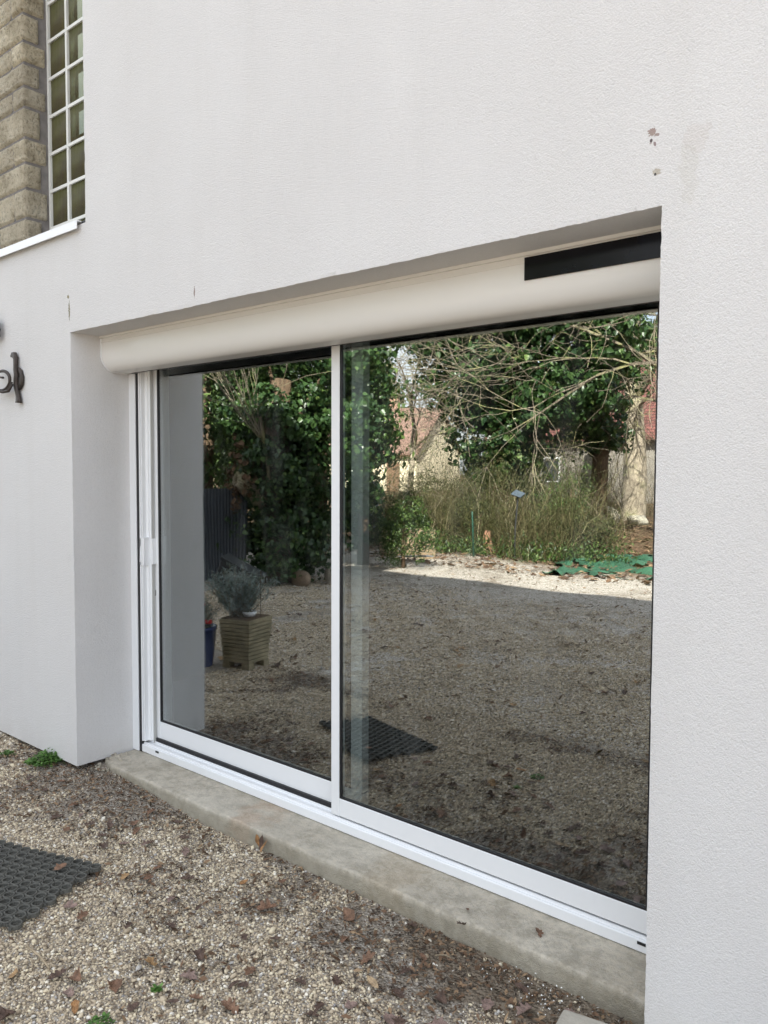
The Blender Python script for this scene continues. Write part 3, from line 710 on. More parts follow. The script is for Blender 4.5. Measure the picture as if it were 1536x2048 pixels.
# concrete block at bottom right
mb = MB()
e1 = Vector((.121, .024, 0)).normalized(); e2 = Vector((.013*4, -.069*4, 0)).normalized(); A0 = Vector((2.424, -.022, 0))
pts = [A0, A0+e1*.36, A0+e1*.36+e2*.2, A0+e2*.2]
mb.prism([(p.x, p.y) for p in pts], 'z', .13, .212)
blk = mb.build('concrete_slab', simple('slab_concrete', (.40, .37, .31), .9, .12, 30, 0, .5, 150), None, False, .009); tag(blk, 'pale concrete block with rounded edges on the soil by the right pier', 'concrete block')

# ------------------------------------------------------------------ leaves and small things on the ground
OAK = [(0, -.5), (.05, -.42), (.16, -.38), (.20, -.28), (.11, -.20), (.25, -.12), (.31, 0), (.16, .03), (.29, .16), (.27, .28), (.13, .24), (.14, .38), (.0, .5)]
def leaf_mesh(kind, seed):
    r_ = random.Random(seed); bm = bmesh.new()
    if kind == 'oak': half = OAK
    elif kind == 'oval': half = [(0, -.5), (.08, -.40), (.18, -.22), (.22, 0), (.18, .2), (.09, .38), (0, .5)]
    else: half = [(0, -.5), (.12, -.42), (.28, -.30), (.26, -.12), (.42, .02), (.30, .12), (.28, .30), (.10, .30), (0, .5)]
    half = [(x*(1+r_.uniform(-.2, .2)), y+r_.uniform(-.015, .015)) for x, y in half]
    curl = r_.uniform(.4, 1.6); bend = r_.uniform(-.8, .8); tw = r_.uniform(-.5, .5)
    def P(x, y):
        z = curl*x*x*1.2+bend*y*y*.4+tw*x*y+r_.uniform(-.015, .02); return (x*(1-.25*abs(curl)*abs(x)), y, z+.05)
    mid = [bm.verts.new(P(0, y)) for x, y in half]
    for sgn in (1, -1):
        pr = [mid[0]]+[bm.verts.new(P(sgn*x*(1+r_.uniform(-.1, .1)), y)) for x, y in half[1:-1]]+[mid[-1]]
        inn = [None]+[bm.verts.new(P(sgn*x*.5, y)) for x, y in half[1:-1]]+[None]
        for i in range(len(half)-1):
            a, b = (mid[i], mid[i+1]); ia, ib = inn[i], inn[i+1]; oa, ob = pr[i], pr[i+1]
            q = [v for v in (a, ia, ib, b) if v]; 
            if len(q) >= 3: bm.faces.new(q)
            q = [v for v in ((ia or a), oa, ob, (ib or b)) if v]; qq = []
            for v in q:
                if v not in qq: qq.append(v)
            if len(qq) >= 3:
                try: bm.faces.new(qq)
                except ValueError: pass
    # stalk
    bmesh.ops.recalc_face_normals(bm, faces=bm.faces)
    me = bpy.data.meshes.new('fallen_leaf'); bm.to_mesh(me); bm.free(); return me
LEAFC = {'tan': (.40, .25, .12), 'orange': (.36, .19, .08), 'brown': (.21, .12, .075), 'dark': (.11, .07, .052), 'pinkish': (.26, .18, .15), 'pale': (.45, .33, .20)}
LM = {}
for k, c in LEAFC.items():
    t = NT('leaf_'+k); n = t.noise(2.6, 5); n2 = t.vor(9, 'DISTANCE_TO_EDGE')
    cc = t.mix(t.ramp(n, [(.35, 0.), (.65, 1.)]), tuple(x*.6 for x in c), tuple(x*1.2 for x in c)); cc = t.mix(t.ramp(n2, [(.0, .5), (.06, 0.)]), cc, tuple(x*.5 for x in c))
    t.set(cc, .65, spec=.3); t.bump(n2, .3, .02); LM[k] = t.m
shapes = {(k, i): leaf_mesh(k, i*7+len(k)) for k in ('oak', 'oval', 'maple') for i in range(4)}
def fleaf(x, y, size, kind, col, label, group='fallen leaves on the gravel', tilt=(0, 0), z=None, i=None):
    me = shapes[(kind, random.randrange(4) if i is None else i)].copy(); me.materials.append(LM[col])
    o = bpy.data.objects.new('fallen_leaf', me); COL.objects.link(o)
    zz = (float(gz(np.array(x), np.array(y)))+.009) if z is None else z
    o.location = (x, y, zz); o.scale = (size,)*3; o.rotation_euler = (tilt[0]+random.uniform(-.2, .2), tilt[1]+random.uniform(-.2, .2), random.uniform(0, 6.28))
    return tag(o, label, 'leaf', group)
fleaf(.952, -.347, .042, 'maple', 'tan', 'small tan leaf lying just right of the rubber mat corner')
fleaf(1.281, -.105, .040, 'oval', 'orange', 'lone orange-tan leaf on open gravel in front of the left sash')
fleaf(1.125, .088, .050, 'oval', 'orange', 'orange leaf leaning on the sill edge, left one of the upright pair', tilt=(1.1, .2), z=.20)
fleaf(1.175, .080, .052, 'oval', 'orange', 'orange-brown leaf leaning on the sill edge, right one of the upright pair', tilt=(1.0, -.4), z=.20)
fleaf(1.150, .092, .060, 'oval', 'dark', 'thin dark leaf standing on end between two orange leaves', tilt=(1.35, .1), z=.205)
fleaf(1.46, -.157, .070, 'oak', 'brown', 'reddish brown lobed leaf lying flat in the middle of the gravel')
fleaf(1.689, -.019, .085, 'oval', 'brown', 'long reddish leaf fallen below the sill at centre', tilt=(0, .5))
fleaf(1.436, -.568, .052, 'maple', 'tan', 'curled tan leaf standing up on the gravel at lower left', tilt=(.5, .2))
fleaf(1.811, -.212, .055, 'oval', 'brown', 'brown leaf standing tilted on pebbles near the bottom', tilt=(.8, .3))
fleaf(1.88, -.152, .060, 'oak', 'brown', 'brown curled leaf with dark edge right of the tilted leaf', tilt=(.4, .1))
fleaf(1.965, -.226, .060, 'oval', 'pale', 'pale beige dry leaf near the bottom edge')
fleaf(.779, -.488, .050, 'maple', 'brown', 'crumpled brown leaf resting on the rubber mat', z=.205)
fleaf(.843, -.396, .045, 'oval', 'orange', 'orange leaf at the far right tip of the rubber mat')
fleaf(.998, -.570, .050, 'maple', 'pinkish', 'pinkish tan leaf just below the mat edge')
fleaf(1.073, -.569, .055, 'oak', 'brown', 'brown leaf beside a pinkish leaf under the mat edge')
fleaf(1.294, -.765, .055, 'oak', 'dark', 'dark brown oak leaf near the bottom left twig')
fleaf(1.34, -.739, .055, 'maple', 'brown', 'brown ragged leaf right of the broken twig')
fleaf(1.20, -.84, .055, 'oval', 'tan', 'narrow tan leaf left of the broken twig', tilt=(.3, .3))
fleaf(1.446, -.797, .055, 'oval', 'orange', 'orange-brown leaf near the bottom edge at left')
fleaf(2.01, .155, .020, 'oak', 'brown', 'small brown leaf scrap on the concrete sill', z=ZS+.003, group='leaf scraps on the sill')
fleaf(2.235, .185, .045, 'oak', 'brown', 'crumpled brown leaf lying on the sill near the right pier', z=ZS+.004, group='leaf scraps on the sill', tilt=(.3, .3))
fleaf(2.03, .097, .045, 'oak', 'dark', 'dark wet leaf caught on the worn front edge of the sill', z=ZS-.012, group='leaf scraps on the sill', tilt=(.6, 0))
far_l = [(.50, -.22), (.56, -.17), (.62, -.24), (.40, -.20), (.34, -.27), (.47, -.30), (.68, -.13), (.74, -.22), (-.10, -.17), (-.02, -.21), (.08, -.19), (.58, .0), (.72, .02), (.86, -.04), (1.02, -.30), (.98, -.24), (2.05, -.22), (2.12, -.30), (2.30, -.22), (2.33, -.05), (2.28, .02), (1.56, -.53), (1.65, -.57), (1.70, -.45), (1.98, -.33), (2.42, .02), (1.665, -.399), (1.81, -.347), (1.923, -.384), (2.097, -.309), (2.146, -.165), (1.319, -.421), (1.677, -.462), (1.56, -.70), (1.62, -.62), (1.35, -.93), (1.74, -.53), (1.52, -.30),
         (1.30, -.30), (1.13, -.22), (.80, -.16), (.62, -.10), (.45, -.12), (.30, -.18), (.05, -.1), (1.50, -.45), (1.76, -.12), (2.0, -.05), (2.25, -.10), (2.0, -.13), (1.60, -.25), (1.22, -.50), (1.88, -.28), (2.2, -.25), (1.45, -.68), (1.2, -.33), (.95, -.1), (.7, -.28), (1.38, -.02), (1.87, .06), (1.93, -.42), (1.38, -.78)]
WORD = {'brown': 'reddish brown', 'dark': 'dark decayed', 'pinkish': 'greyish pink', 'tan': 'tan'}; SHP = {'oak': 'lobed', 'oval': 'narrow', 'maple': 'jagged'}
for (x, y) in far_l:
    kd = random.choice(['oak', 'oak', 'oval', 'maple']); cl = random.choice(['brown', 'dark', 'brown', 'dark', 'pinkish'])
    if x < .15: wh = 'at the foot of the white wall near the weed'
    elif x < .8 and y > -.35: wh = 'between the rubber mat and the sill'
    elif x > 1.9 and y > -.12: wh = 'on the dark soil near the right pier'
    elif y > -.12: wh = 'in the gravel just below the sill'
    elif x < 1.3: wh = 'in the gravel right of the rubber mat'
    elif y < -.5: wh = 'in the pale gravel at the bottom left'
    elif x < 1.8: wh = 'in the open middle of the gravel'
    else: wh = 'in the gravel at the bottom centre'
    fleaf(x, y, random.uniform(.036, .062), kd, cl, WORD[cl]+' '+SHP[kd]+' leaf '+wh, 'withered leaves sunk in the gravel')
far2 = [(random.uniform(-2.5, 2.5), random.uniform(-3.4, -.9)) for _ in range(60)]
for (x, y) in far2:
    if x > .9 and y > -1.0: continue
    kd = random.choice(['oak', 'maple']); cl = random.choice(['brown', 'dark', 'tan'])
    wh = ('beside the ribbed planter' if x < -.5 and y > -1.8 else 'far out on the yard at left' if x < -.5 else 'beyond the rubber mat' if x < 1 and y > -2 else 'far out in the middle of the yard' if x < 1 else 'out on the yard at right')
    fleaf(x, y, random.uniform(.05, .085), kd, cl, 'dry '+WORD[cl]+' '+SHP[kd]+' leaf '+wh, 'dry leaves further out in the yard')
# leaf crumbs, moss and needles: nobody could count them
def crumbs(name, n, fx, size, mat, label, cat, seed, zoff=.008, thin=.35):
    r = np.random.default_rng(seed); P = fx(r, n); n = len(P); z = gz(P[:, 0], P[:, 1])+zoff
    a = r.uniform(0, 6.28, n); s = size*(.4+r.random(n)**2*1.4); d = np.stack([np.cos(a), np.sin(a), r.normal(0, .25, n)], -1); e = np.stack([-np.sin(a), np.cos(a), r.normal(0, .3, n)], -1)
    c = np.stack([P[:, 0], P[:, 1], z], -1); s = s[:, None]; j = lambda: 1+r.uniform(-.35, .35, (n, 1))
    V = np.stack([c-d*s*j(), c+e*s*thin*j()+[0, 0, .003], c+d*s*j(), c-e*s*thin*j()], 1).reshape(-1, 3); F = np.arange(4*n).reshape(-1, 4)
    return tag(npmesh(name, V, F, mat, var=np.repeat(r.random(n), 4)), label, cat, None, 'stuff')
def near_pts(r, n):
    x = r.uniform(-1, 2.65, n*4); y = r.uniform(-1.3, .09, n*4); k = r.random(n*4) < np.clip((bare(x, y)-.48)*3, .04, 1); return np.stack([x[k], y[k]], -1)[:n]
crumbs('leaf_litter', 9000, near_pts, .0085, M_DEAD, 'fine brown leaf crumbs scattered between the pebbles', 'leaf litter', 3)
crumbs('dark_litter', 7000, near_pts, .007, simple('dark_litter', (.05, .035, .025), .9), 'dark decayed leaf bits in the soil patches', 'leaf litter', 9, .006, .25)
def yard_pts(r, n):
    x = r.uniform(-5, 2.8, n); y = -1.2-r.random(n)**.8*6.5; return np.stack([x, y], -1)
crumbs('yard_litter', 9000, yard_pts, .020, M_DEAD, 'brown twigs and leaf bits scattered on the yard gravel', 'leaf litter', 4, .012, .22)
def far_pts(r, n):
    x = r.uniform(-11, 1.5, n); y = r.uniform(-19, -7.0, n); return np.stack([x, y], -1)
crumbs('garden_litter', 16000, far_pts, .045, M_DEAD, 'carpet of dry brown leaves at the far end of the yard', 'leaf litter', 5, .02, .5)
def wht(r, n): return np.stack([r.normal(2.33, .10, n), r.normal(.035, .035, n)], -1)
crumbs('plaster_bits', 150, wht, .0026, simple('plaster_bits', (.75, .74, .70), .8), 'white plaster specks dropped on the soil by the right pier', 'plaster specks', 6, .010, .4)
# twigs
M_STK = simple('stick', (.34, .27, .18), .8, .3, 30)
def twig(a, b, r, label):
    a = Vector(a); b = Vector(b); c = (a+b)/2+Vector((.002, .003, .004))
    o = MB().tube([a-a, c-a, b-a], [r, r*.9, r*.7], 7).build('twig', M_STK, None, True); o.location = a; return tag(o, label, 'twig', 'twigs on the gravel')
twig((1.119, -.764, .190), (1.255, -.769, .186), .0035, 'straight pale broken twig lying among leaves at lower left')
twig((1.16, -.93, .186), (1.27, -.90, .184), .002, 'thin faint twig near the bottom left corner')
twig((2.02, -.02, .182), (2.06, .0, .182), .0015, 'short white sliver of wood near the sill at right')
# weeds
def weed(name, x, y, rad, n, leaf, h, label, seed):
    r_ = random.Random(seed); root = empty(name, (x, y, float(gz(np.array(x), np.array(y)))), label, 'weed')
    st = MB(); V_, F_, A_ = [], [], []
    for k in range(n):
        a = r_.uniform(0, 6.28); q = rad*math.sqrt(r_.random()); bx, by = q*math.cos(a), q*math.sin(a); hh = h*(1.1-q/rad*.75)*r_.uniform(.5, 1.1)
        st.tube([(bx*.5, by*.5, 0), (bx*.8, by*.8, hh*.6), (bx, by, hh)], .0007, 3, False)
        for j in range(r_.randint(3, 6)):
            an = r_.uniform(0, 6.28); l = leaf*r_.uniform(.6, 1.3); d = Vector((math.cos(an), math.sin(an), r_.uniform(-.1, .6))).normalized(); e = d.cross(Vector((0, 0, 1))).normalized()
            c = Vector((bx, by, hh*r_.uniform(.6, 1.05))); b = len(V_)
            V_ += [c, c+d*l*.5+e*l*.35, c+d*l, c+d*l*.5-e*l*.35]; F_.append((b, b+1, b+2, b+3)); A_ += [r_.random()]*4
    st.build('stem', M_WEED, root)
    npmesh('foliage', np.array([tuple(v) for v in V_]), np.array(F_), M_WEED, root, var=np.array(A_))
weed('weed', -.20, -.035, .085, 170, .014, .06, 'bright green leafy weed clump growing at the foot of the white wall', 1)
weed('weed', -.27, -.085, .03, 30, .010, .025, 'low sprawling shoots beside the larger weed clump', 2)
weed('weed', -.47, -.10, .035, 40, .010, .03, 'small green weed at the left edge below the wall', 3)
weed('weed', 1.535, -.615, .014, 8, .013, .012, 'tiny round-leaved green sprout in the gravel at lower left', 4)
weed('weed', 1.545, -.785, .030, 26, .011, .018, 'small green sprout at the very bottom edge', 5)

# ------------------------------------------------------------------ foliage builders
IVY_T = np.array([(0, -.45, 0), (.42, -.30, .10), (.36, .05, .08), (.0, .60, -.10), (-.36, .05, .08), (-.42, -.30, .10)])
LAN_T = np.array([(0, -.5, 0), (.16, -.2, .04), (.18, .1, .03), (0, .55, -.08), (-.18, .1, .03), (-.16, -.2, .04)])
def leaves(name, C, Nrm, size, mat, parent, seed, tmpl=IVY_T, spread=.7, yel=0.):
    r = np.random.default_rng(seed); n = len(C)
    N = Nrm+r.normal(0, spread, (n, 3)); N /= np.linalg.norm(N, axis=1)[:, None]+1e-9
    D = np.tile([0, 0, -1.], (n, 1))+r.normal(0, .6, (n, 3)); D -= N*(N*D).sum(1)[:, None]; D /= np.linalg.norm(D, axis=1)[:, None]+1e-9
    E_ = np.cross(D, N); s = size*(.55+.9*r.random(n))[:, None, None]
    V = C[:, None]+s*(tmpl[None, :, 0:1]*E_[:, None]+tmpl[None, :, 1:2]*D[:, None]+tmpl[None, :, 2:3]*N[:, None])
    b = np.arange(n)[:, None]*6
    F = np.concatenate([b+[0, 1, 2, 3], b+[0, 3, 4, 5]], 0)
    var = np.clip(r.random(n)**1.6*.8+(r.random(n) < .08)*.25+yel, 0, 1)
    return npmesh(name, V.reshape(-1, 3), F, mat, parent, var=np.repeat(var, 6))
def clumps(r, c, rad, nk, per, sub):
    """leaf positions on clumps spread over an ellipsoid's outer volume"""
    d = r.normal(0, 1, (nk, 3)); d /= np.linalg.norm(d, axis=1)[:, None]
    cc = np.array(c)+d*np.array(rad)*(r.uniform(.45, 1.05, (nk, 1)))
    P = np.repeat(cc, per, 0); q = r.normal(0, 1, P.shape); q /= np.linalg.norm(q, axis=1)[:, None]
    sr = np.repeat(sub*r.uniform(.5, 1.4, nk), per)[:, None]
    off = q*sr*r.random((len(P), 1))**.35; off[:, 2] *= .7
    return P+off, q*.8+np.repeat(d, per, 0)*.6
def grow(mb, p, d, L_, r0, depth, r_, droop=0., spread=.6, kids=3, wig=.18, minr=.004, seg=5):
    pts = [p]; rad = [r0]; q = Vector(p); dd = Vector(d).normalized()
    for i in range(seg):
        dd = (dd+Vector((r_.gauss(0, wig), r_.gauss(0, wig), r_.gauss(0, wig)-droop))).normalized(); q = q+dd*L_/seg; pts.append(q.copy()); rad.append(max(minr, r0*(1-.75*(i+1)/seg)))
    mb.tube(pts, rad, 6 if r0 > .05 else (4 if r0 > .015 else 3), False)
    if depth > 0:
        for k in range(kids):
            i = r_.randint(max(1, seg//3), seg); nd = (pts[i]-pts[i-1]).normalized()
            nd = (nd+Vector((r_.gauss(0, spread), r_.gauss(0, spread), r_.gauss(0, spread*.7)))).normalized()
            grow(mb, pts[i].copy(), nd, L_*r_.uniform(.5, .8), max(minr, rad[i]*.7), depth-1, r_, droop, spread, kids, wig, minr, seg)
def ivy_on(name, loc, label, spec, trunk_pts, trunk_r, seed, lsize, cat='tree', mat=None, group=None, tmpl=IVY_T, bark=None):
    root = empty(name, loc, label, cat, group); r = np.random.default_rng(seed)
    t = MB(); t.tube(trunk_pts, trunk_r, 10); r_ = random.Random(seed)
    for c, rad, nk, per, sub in spec[:6]:
        p = Vector(trunk_pts[-1])*.7+Vector(trunk_pts[0])*.3; t.tube([p, (p+Vector(c))/2+Vector((0, 0, .15)), c], [trunk_r[-1]*.45, trunk_r[-1]*.25, .012], 6)
    t.build('trunk', bark or M_DKBARK, root, True)
    P, N = zip(*[clumps(r, *s) for s in spec]); leaves('crown', np.concatenate(P), np.concatenate(N), lsize, mat or M_IVY, root, seed+1, tmpl)
    return root
# the ivy-clad tree nearest the house
t1 = ivy_on('ivy_tree', (-4.15, -4.3, .17), 'ivy covered tree with a knobbly cut trunk near the lean-to fence', [
    ((0, 0, .55), (.75, .6, .65), 120, 46, .17), ((.05, .0, 1.3), (.50, .5, .6), 95, 46, .17), ((.1, -.1, 2.0), (.55, .5, .45), 80, 44, .18),
    ((-.9, -.4, 2.1), (.8, .6, .6), 80, 42, .22), ((-.9, -.5, 3.1), (1.0, .8, .8), 90, 42, .26), ((.55, -.6, 2.9), (.62, .6, .7), 80, 42, .22), ((.75, -.6, 1.6), (.45, .5, .8), 70, 42, .18),
    ((-.2, -.6, 3.9), (1.1, .9, .7), 100, 42, .26)],
    [(0, 0, -.1), (-.05, 0, .7), (-.12, .1, 1.3), (0, .05, 2.0), (.05, 0, 2.5)], [.22, .19, .2, .15, .1], 21, .058)
kn = MB(); r_ = random.Random(4)
for k in range(9):
    a = k*.7; kn.tube([(-.20+.05*math.cos(a), .42+.02*k % .05, 1.25+.06*math.sin(a)), (-.20+.09*math.cos(a), .50, 1.25+.09*math.sin(a)), (-.20+.05*math.cos(a+.5), .53, 1.25+.05*math.sin(a+.5))], [.05, .045, .02], 7)
kn.tube([(-.15, .2, 1.0), (-.2, .45, 1.2), (-.18, .45, 1.45)], [.12, .10, .05], 8); kn.build('knot', M_BARK, t1, True)
r = np.random.default_rng(77); P, N = clumps(r, (-.2, .42, 1.35), (.20, .10, .50), 30, 9, .07); leaves('dead_leaves', P+[0, .08, 0], N, .055, M_DEAD, t1, 5)
# bare shoots rising out of the ivy
sh = empty('leafless_shrub', (-4.05, -4.0, 2.15), 'fan of bare brown shoots rising out of the ivy', 'shrub'); m = MB(); r_ = random.Random(12)
for k in range(13):
    d = Vector((r_.gauss(0, .55), r_.gauss(.1, .3), 1)).normalized(); grow(m, Vector((r_.gauss(0, .03), .1, -.2)), d, r_.uniform(.9, 1.5), .008, 1, r_, 0, .35, 3, .10, .003)
m.tube([(0, 0, -.8), (0, .1, .05)], [.022, .018], 8); m.build('stem', M_TWIG, sh)
# evergreen masses along the left boundary
SPC = [((-6.1, -4.6), 1.5, 4.6, 3), ((-5.3, -6.1), 1.3, 4.3, 4), ((-7.2, -6.9), 1.4, 4.9, 5)]
LB = ['dark evergreen standing behind the corrugated fence', 'glossy evergreen with sunlit tips between the two ivy trees', 'tall evergreen filling the left corner of the yard']
for (p, rad, h, sd), lb in zip(SPC, LB):
    ivy_on('evergreen_tree', (p[0], p[1], .17), lb, [((0, 0, h*.42), (rad, rad, h*.33), 170, 46, .30), ((.2, .1, h*.8), (rad*.8, rad*.8, h*.22), 110, 46, .30)],
           [(0, 0, -.1), (.05, 0, h*.4), (0, 0, h*.8)], [.12, .1, .04], sd, .085, 'tree', M_EVER, 'evergreens along the left boundary', LAN_T)
ivy_on('ivy_tree', (-4.60, -6.4, .17), 'slender ivy covered tree left of the sky gap', [((.0, .0, 2.55), (.45, .5, .75), 90, 44, .19), ((.1, 0, 3.6), (.7, .6, .6), 80, 44, .22), ((-.05, 0, .75), (.36, .36, .65), 50, 40, .15), ((-.1, 0, 1.6), (.42, .4, .5), 40, 42, .16), ((.35, .1, 2.0), (.35, .3, .3), 22, 40, .14)],
       [(0, 0, -.1), (.05, 0, 1.5), (.1, 0, 3.2)], [.10, .09, .06], 31, .06)
# big ivy tree in the middle distance
ivy_on('ivy_tree', (-6.3, -12.8, .17), 'huge ivy smothered tree in the middle of the garden', [
    ((.0, 0, 2.0), (1.2, 1.0, 1.2), 120, 44, .30), ((-.3, .1, 3.6), (1.9, 1.2, 1.2), 190, 44, .34), ((1.4, .0, 3.0), (1.3, 1.0, .9), 130, 44, .32), ((.3, 0, 5.2), (2.4, 1.4, 1.2), 200, 44, .38),
    ((2.1, -.2, 4.3), (1.2, 1.0, 1.1), 100, 44, .34), ((-1.5, 0, 4.7), (1.0, .9, .9), 70, 44, .32)],
    [(0, 0, -.1), (.1, 0, 1.6), (-.1, 0, 3.2), (.1, 0, 5.0)], [.40, .34, .28, .18], 41, .105)
ivy_on('ivy_tree', (-5.15, -15.2, .17), 'second ivy tree behind the brush, right of the huge one', [((0, 0, 2.4), (.9, .8, .8), 60, 40, .28), ((.1, 0, 3.7), (1.1, 1.0, .9), 70, 40, .34), ((-.2, 0, 5.2), (1.3, 1.2, .9), 60, 40, .36)],
    [(0, 0, -.1), (.1, 0, 2.0), (0, 0, 4.5)], [.22, .18, .1], 51, .10)
# bare trees
def bare_tree(name, loc, label, base, limbs, seed, rb):
    root = empty(name, loc, label, 'tree'); t = MB(); t.tube(base, rb, 12); t.build('trunk', M_BARK, root, True)
    c = MB(); r_ = random.Random(seed)
    for (p, d, L_, rr_, dep, droop) in limbs: grow(c, Vector(p), Vector(d), L_, rr_, dep, r_, droop, .62, 6, .20, .0055, 6)
    c.build('branches', M_TWIG, root); return root
bare_tree('bare_tree', (-6.2, -19.6, .15), 'leafless pale barked tree with a straight bare trunk', [(0, 0, -.2), (0, 0, .1), (.05, 0, 1.5), (.0, 0, 3.2), (-.1, 0, 4.6)], [
    ((0, 0, 3.0), (-.8, .2, .7), 4.5, .15, 3, .02), ((0, 0, 3.4), (.7, .1, .8), 4.0, .14, 3, .02), ((-.1, 0, 4.4), (-.3, .3, 1), 4.0, .13, 3, .01), ((-.1, 0, 4.5), (.3, -.2, 1), 4.0, .12, 3, .0),
    ((0, 0, 3.8), (-1, .5, .25), 4.5, .10, 3, .02), ((0, 0, 2.6), (.5, .5, .5), 2.6, .06, 3, .0)], 7, [.42, .34, .30, .27, .20])
bare_tree('bare_tree', (-2.0, -13.4, .15), 'leafless tree whose long lichened branches reach across in front of the ivy', [(0, 0, -.2), (0, 0, .8), (-.1, .1, 2.4), (-.2, .2, 4.0)], [
    ((-.15, .1, 3.0), (-1, .25, .42), 4.1, .055, 3, .015), ((-.2, .2, 3.8), (-1, .1, .30), 4.2, .045, 3, .02), ((-.2, .2, 4.0), (-.8, .3, .9), 3.8, .045, 3, .01), ((-.1, .2, 3.4), (-.9, .6, .35), 4.0, .045, 3, .03),
    ((-.2, .2, 4.0), (.1, .2, 1), 3.5, .07, 3, .0), ((-.1, .1, 2.4), (-.8, .3, .5), 3.0, .045, 3, .01), ((-.2, .2, 4.0), (.8, .1, .8), 3.5, .07, 2, .0)], 9, [.24, .2, .16, .1])
bare_tree('bare_tree', (-10.0, -14.2, .15), 'thin dark forked sapling standing in the sky gap', [(0, 0, -.1), (.05, 0, 1.2), (.15, 0, 2.0)], [
    ((.15, 0, 2.0), (.45, 0, 1), 2.6, .05, 2, .0), ((.1, 0, 1.7), (-.3, 0, 1), 2.4, .04, 2, .0), ((.12, 0, 1.9), (.9, 0, .7), 1.8, .03, 2, .0)], 13, [.09, .07, .06])
# brush thicket
def brush(name, n, x0, x1, y0, y1, h0, h1, seed, label, mat):
    r = np.random.default_rng(seed); Vs, Fs = [], []; vr = []; b = 0; k = 3; seg = 6
    for i in range(n):
        x = r.uniform(x0, x1); y = r.uniform(y0, y1)+(x-x0)*0; h = r.uniform(h0, h1); a = r.uniform(0, 6.28); lean = abs(r.normal(0, 1.0)); rad = r.uniform(.003, .008); h = h*(.5+.5*r.random()); cv = r.random(); vr += [cv]*((seg+1)*k); wv = r.normal(0, .10, 2)
        t = np.linspace(0, 1, seg+1); ox = lean*h*t**1.7*math.cos(a)+r.normal(0, .02, seg+1)+wv[0]*np.sin(t*5); oy = lean*h*t**1.7*math.sin(a)+r.normal(0, .02, seg+1)+wv[1]*np.sin(t*6+1); oz = h*(t-.38*lean*t**2.5)
        for j in range(seg+1):
            rr_ = rad*(1-.7*t[j])
            for q in range(k): Vs.append((x+ox[j]+rr_*math.cos(q*2.09), y+oy[j]+rr_*math.sin(q*2.09), .12+oz[j]))
        for j in range(seg):
            for q in range(k): Fs.append((b+j*k+q, b+j*k+(q+1) % k, b+(j+1)*k+(q+1) % k, b+(j+1)*k+q))
        b += (seg+1)*k
    o = npmesh(name, np.array(Vs), np.array(Fs), mat, var=np.array(vr)); return tag(o, label, 'brush', None, 'stuff')
brush('brush_thicket', 2600, -7.2, -2.6, -11.0, -8.8, .8, 2.0, 1, 'olive tangle of thin stems along the back of the yard', M_BRUSH)
brush('brush_thicket', 1500, -10.5, -5.0, -13.5, -10.5, 1.0, 2.1, 2, 'taller tangle of stems behind the front thicket', M_BRUSH2)
brush('brush_thicket', 1000, -9.5, -4.9, -17.0, -14.0, .8, 2.2, 3, 'greyish brush around the root stump', M_BRUSH2)
brush('brush_thicket', 1300, -12.5, -7.0, -24, -17, 1.5, 4.6, 5, 'tall brown thicket in front of the red roofed house', M_BRUSH2)
brush('brush_thicket', 500, -8.8, -3.9, -24, -21.0, 1.5, 3.6, 4, 'tall leafless shoots around the pale trunk', M_BRUSH2)
r = np.random.default_rng(8)
def scatter_leaves(name, n, lo, hi, size, mat, label, seed, tm=LAN_T):
    r = np.random.default_rng(seed); k = max(1, n//26); c = np.array(lo)+r.random((k, 3))*(np.array(hi)-np.array(lo)); P = np.repeat(c, 26, 0)+r.normal(0, .13, (k*26, 3))
    P = P[P[:, 2] > .15]; return tag(leaves(name, P, r.normal(0, 1, P.shape)+[0, .3, .5], size, mat, None, seed, tm), label, 'brush', None, 'stuff')
M_OLIVE = m_leaf('olive_leaf', (.035, .04, .015), (.10, .11, .035), (.20, .19, .08), .6)
scatter_leaves('brush_foliage', 15000, (-7.2, -10.8, .1), (-2.6, -8.9, 1.5), .030, M_OLIVE, 'sparse olive leaves caught in the thicket', 3)
scatter_leaves('brush_foliage', 8000, (-9, -13.0, .2), (-4.2, -11.0, 2.3), .042, M_OLIVE, 'sparse brownish leaves in the rear thicket', 4)
scatter_leaves('ground_ivy', 7000, (-6.5, -9.0, .12), (-1.6, -8.4, .3), .05, M_EVER, 'low green plants along the foot of the thicket', 5)
for i, (x, y, rr_, hh, lb) in enumerate([(-6.3, -9.6, .55, 1.15, 'olive bush at the left end of the thicket'), (-5.3, -9.9, .50, .95, 'low dark shrub in the thicket behind the green post'), (-4.5, -9.3, .45, 1.1, 'rounded green shrub behind the cut stump'), (-3.5, -10.2, .55, 1.25, 'bushy shrub in the right half of the thicket'), (-2.7, -9.9, .45, .8, 'small dark shrub at the right end of the thicket'), (-5.9, -11.9, .8, 1.9, 'tall brown-green shrub behind the thicket'), (-4.3, -12.2, .7, 1.7, 'shrub at the foot of the huge ivy tree'), (-8.0, -12.6, .8, 1.6, 'dark shrub below the cream cottage')]):
    ivy_on('shrub', (x, y, .17), lb, [((0, 0, hh*.5), (rr_, rr_, hh*.45), 60, 34, .17)], [(0, 0, -.05), (0, 0, hh*.3), (.03, 0, hh*.6)], [.03, .025, .015], 90+i, .045, 'shrub', M_OLIVE if i % 3 else M_EVER, 'shrubs in the thicket', LAN_T)
# dark bush at left of the thicket
ivy_on('bush', (-3.85, -6.45, .17), 'dark rounded bush at the gravel edge', [((0, 0, .42), (.50, .42, .40), 130, 40, .12), ((.1, .1, .75), (.3, .3, .25), 40, 36, .10)], [(0, 0, -.05), (0, 0, .2), (0, 0, .4)], [.03, .03, .02], 61, .035, 'bush', M_EVER, None, LAN_T)
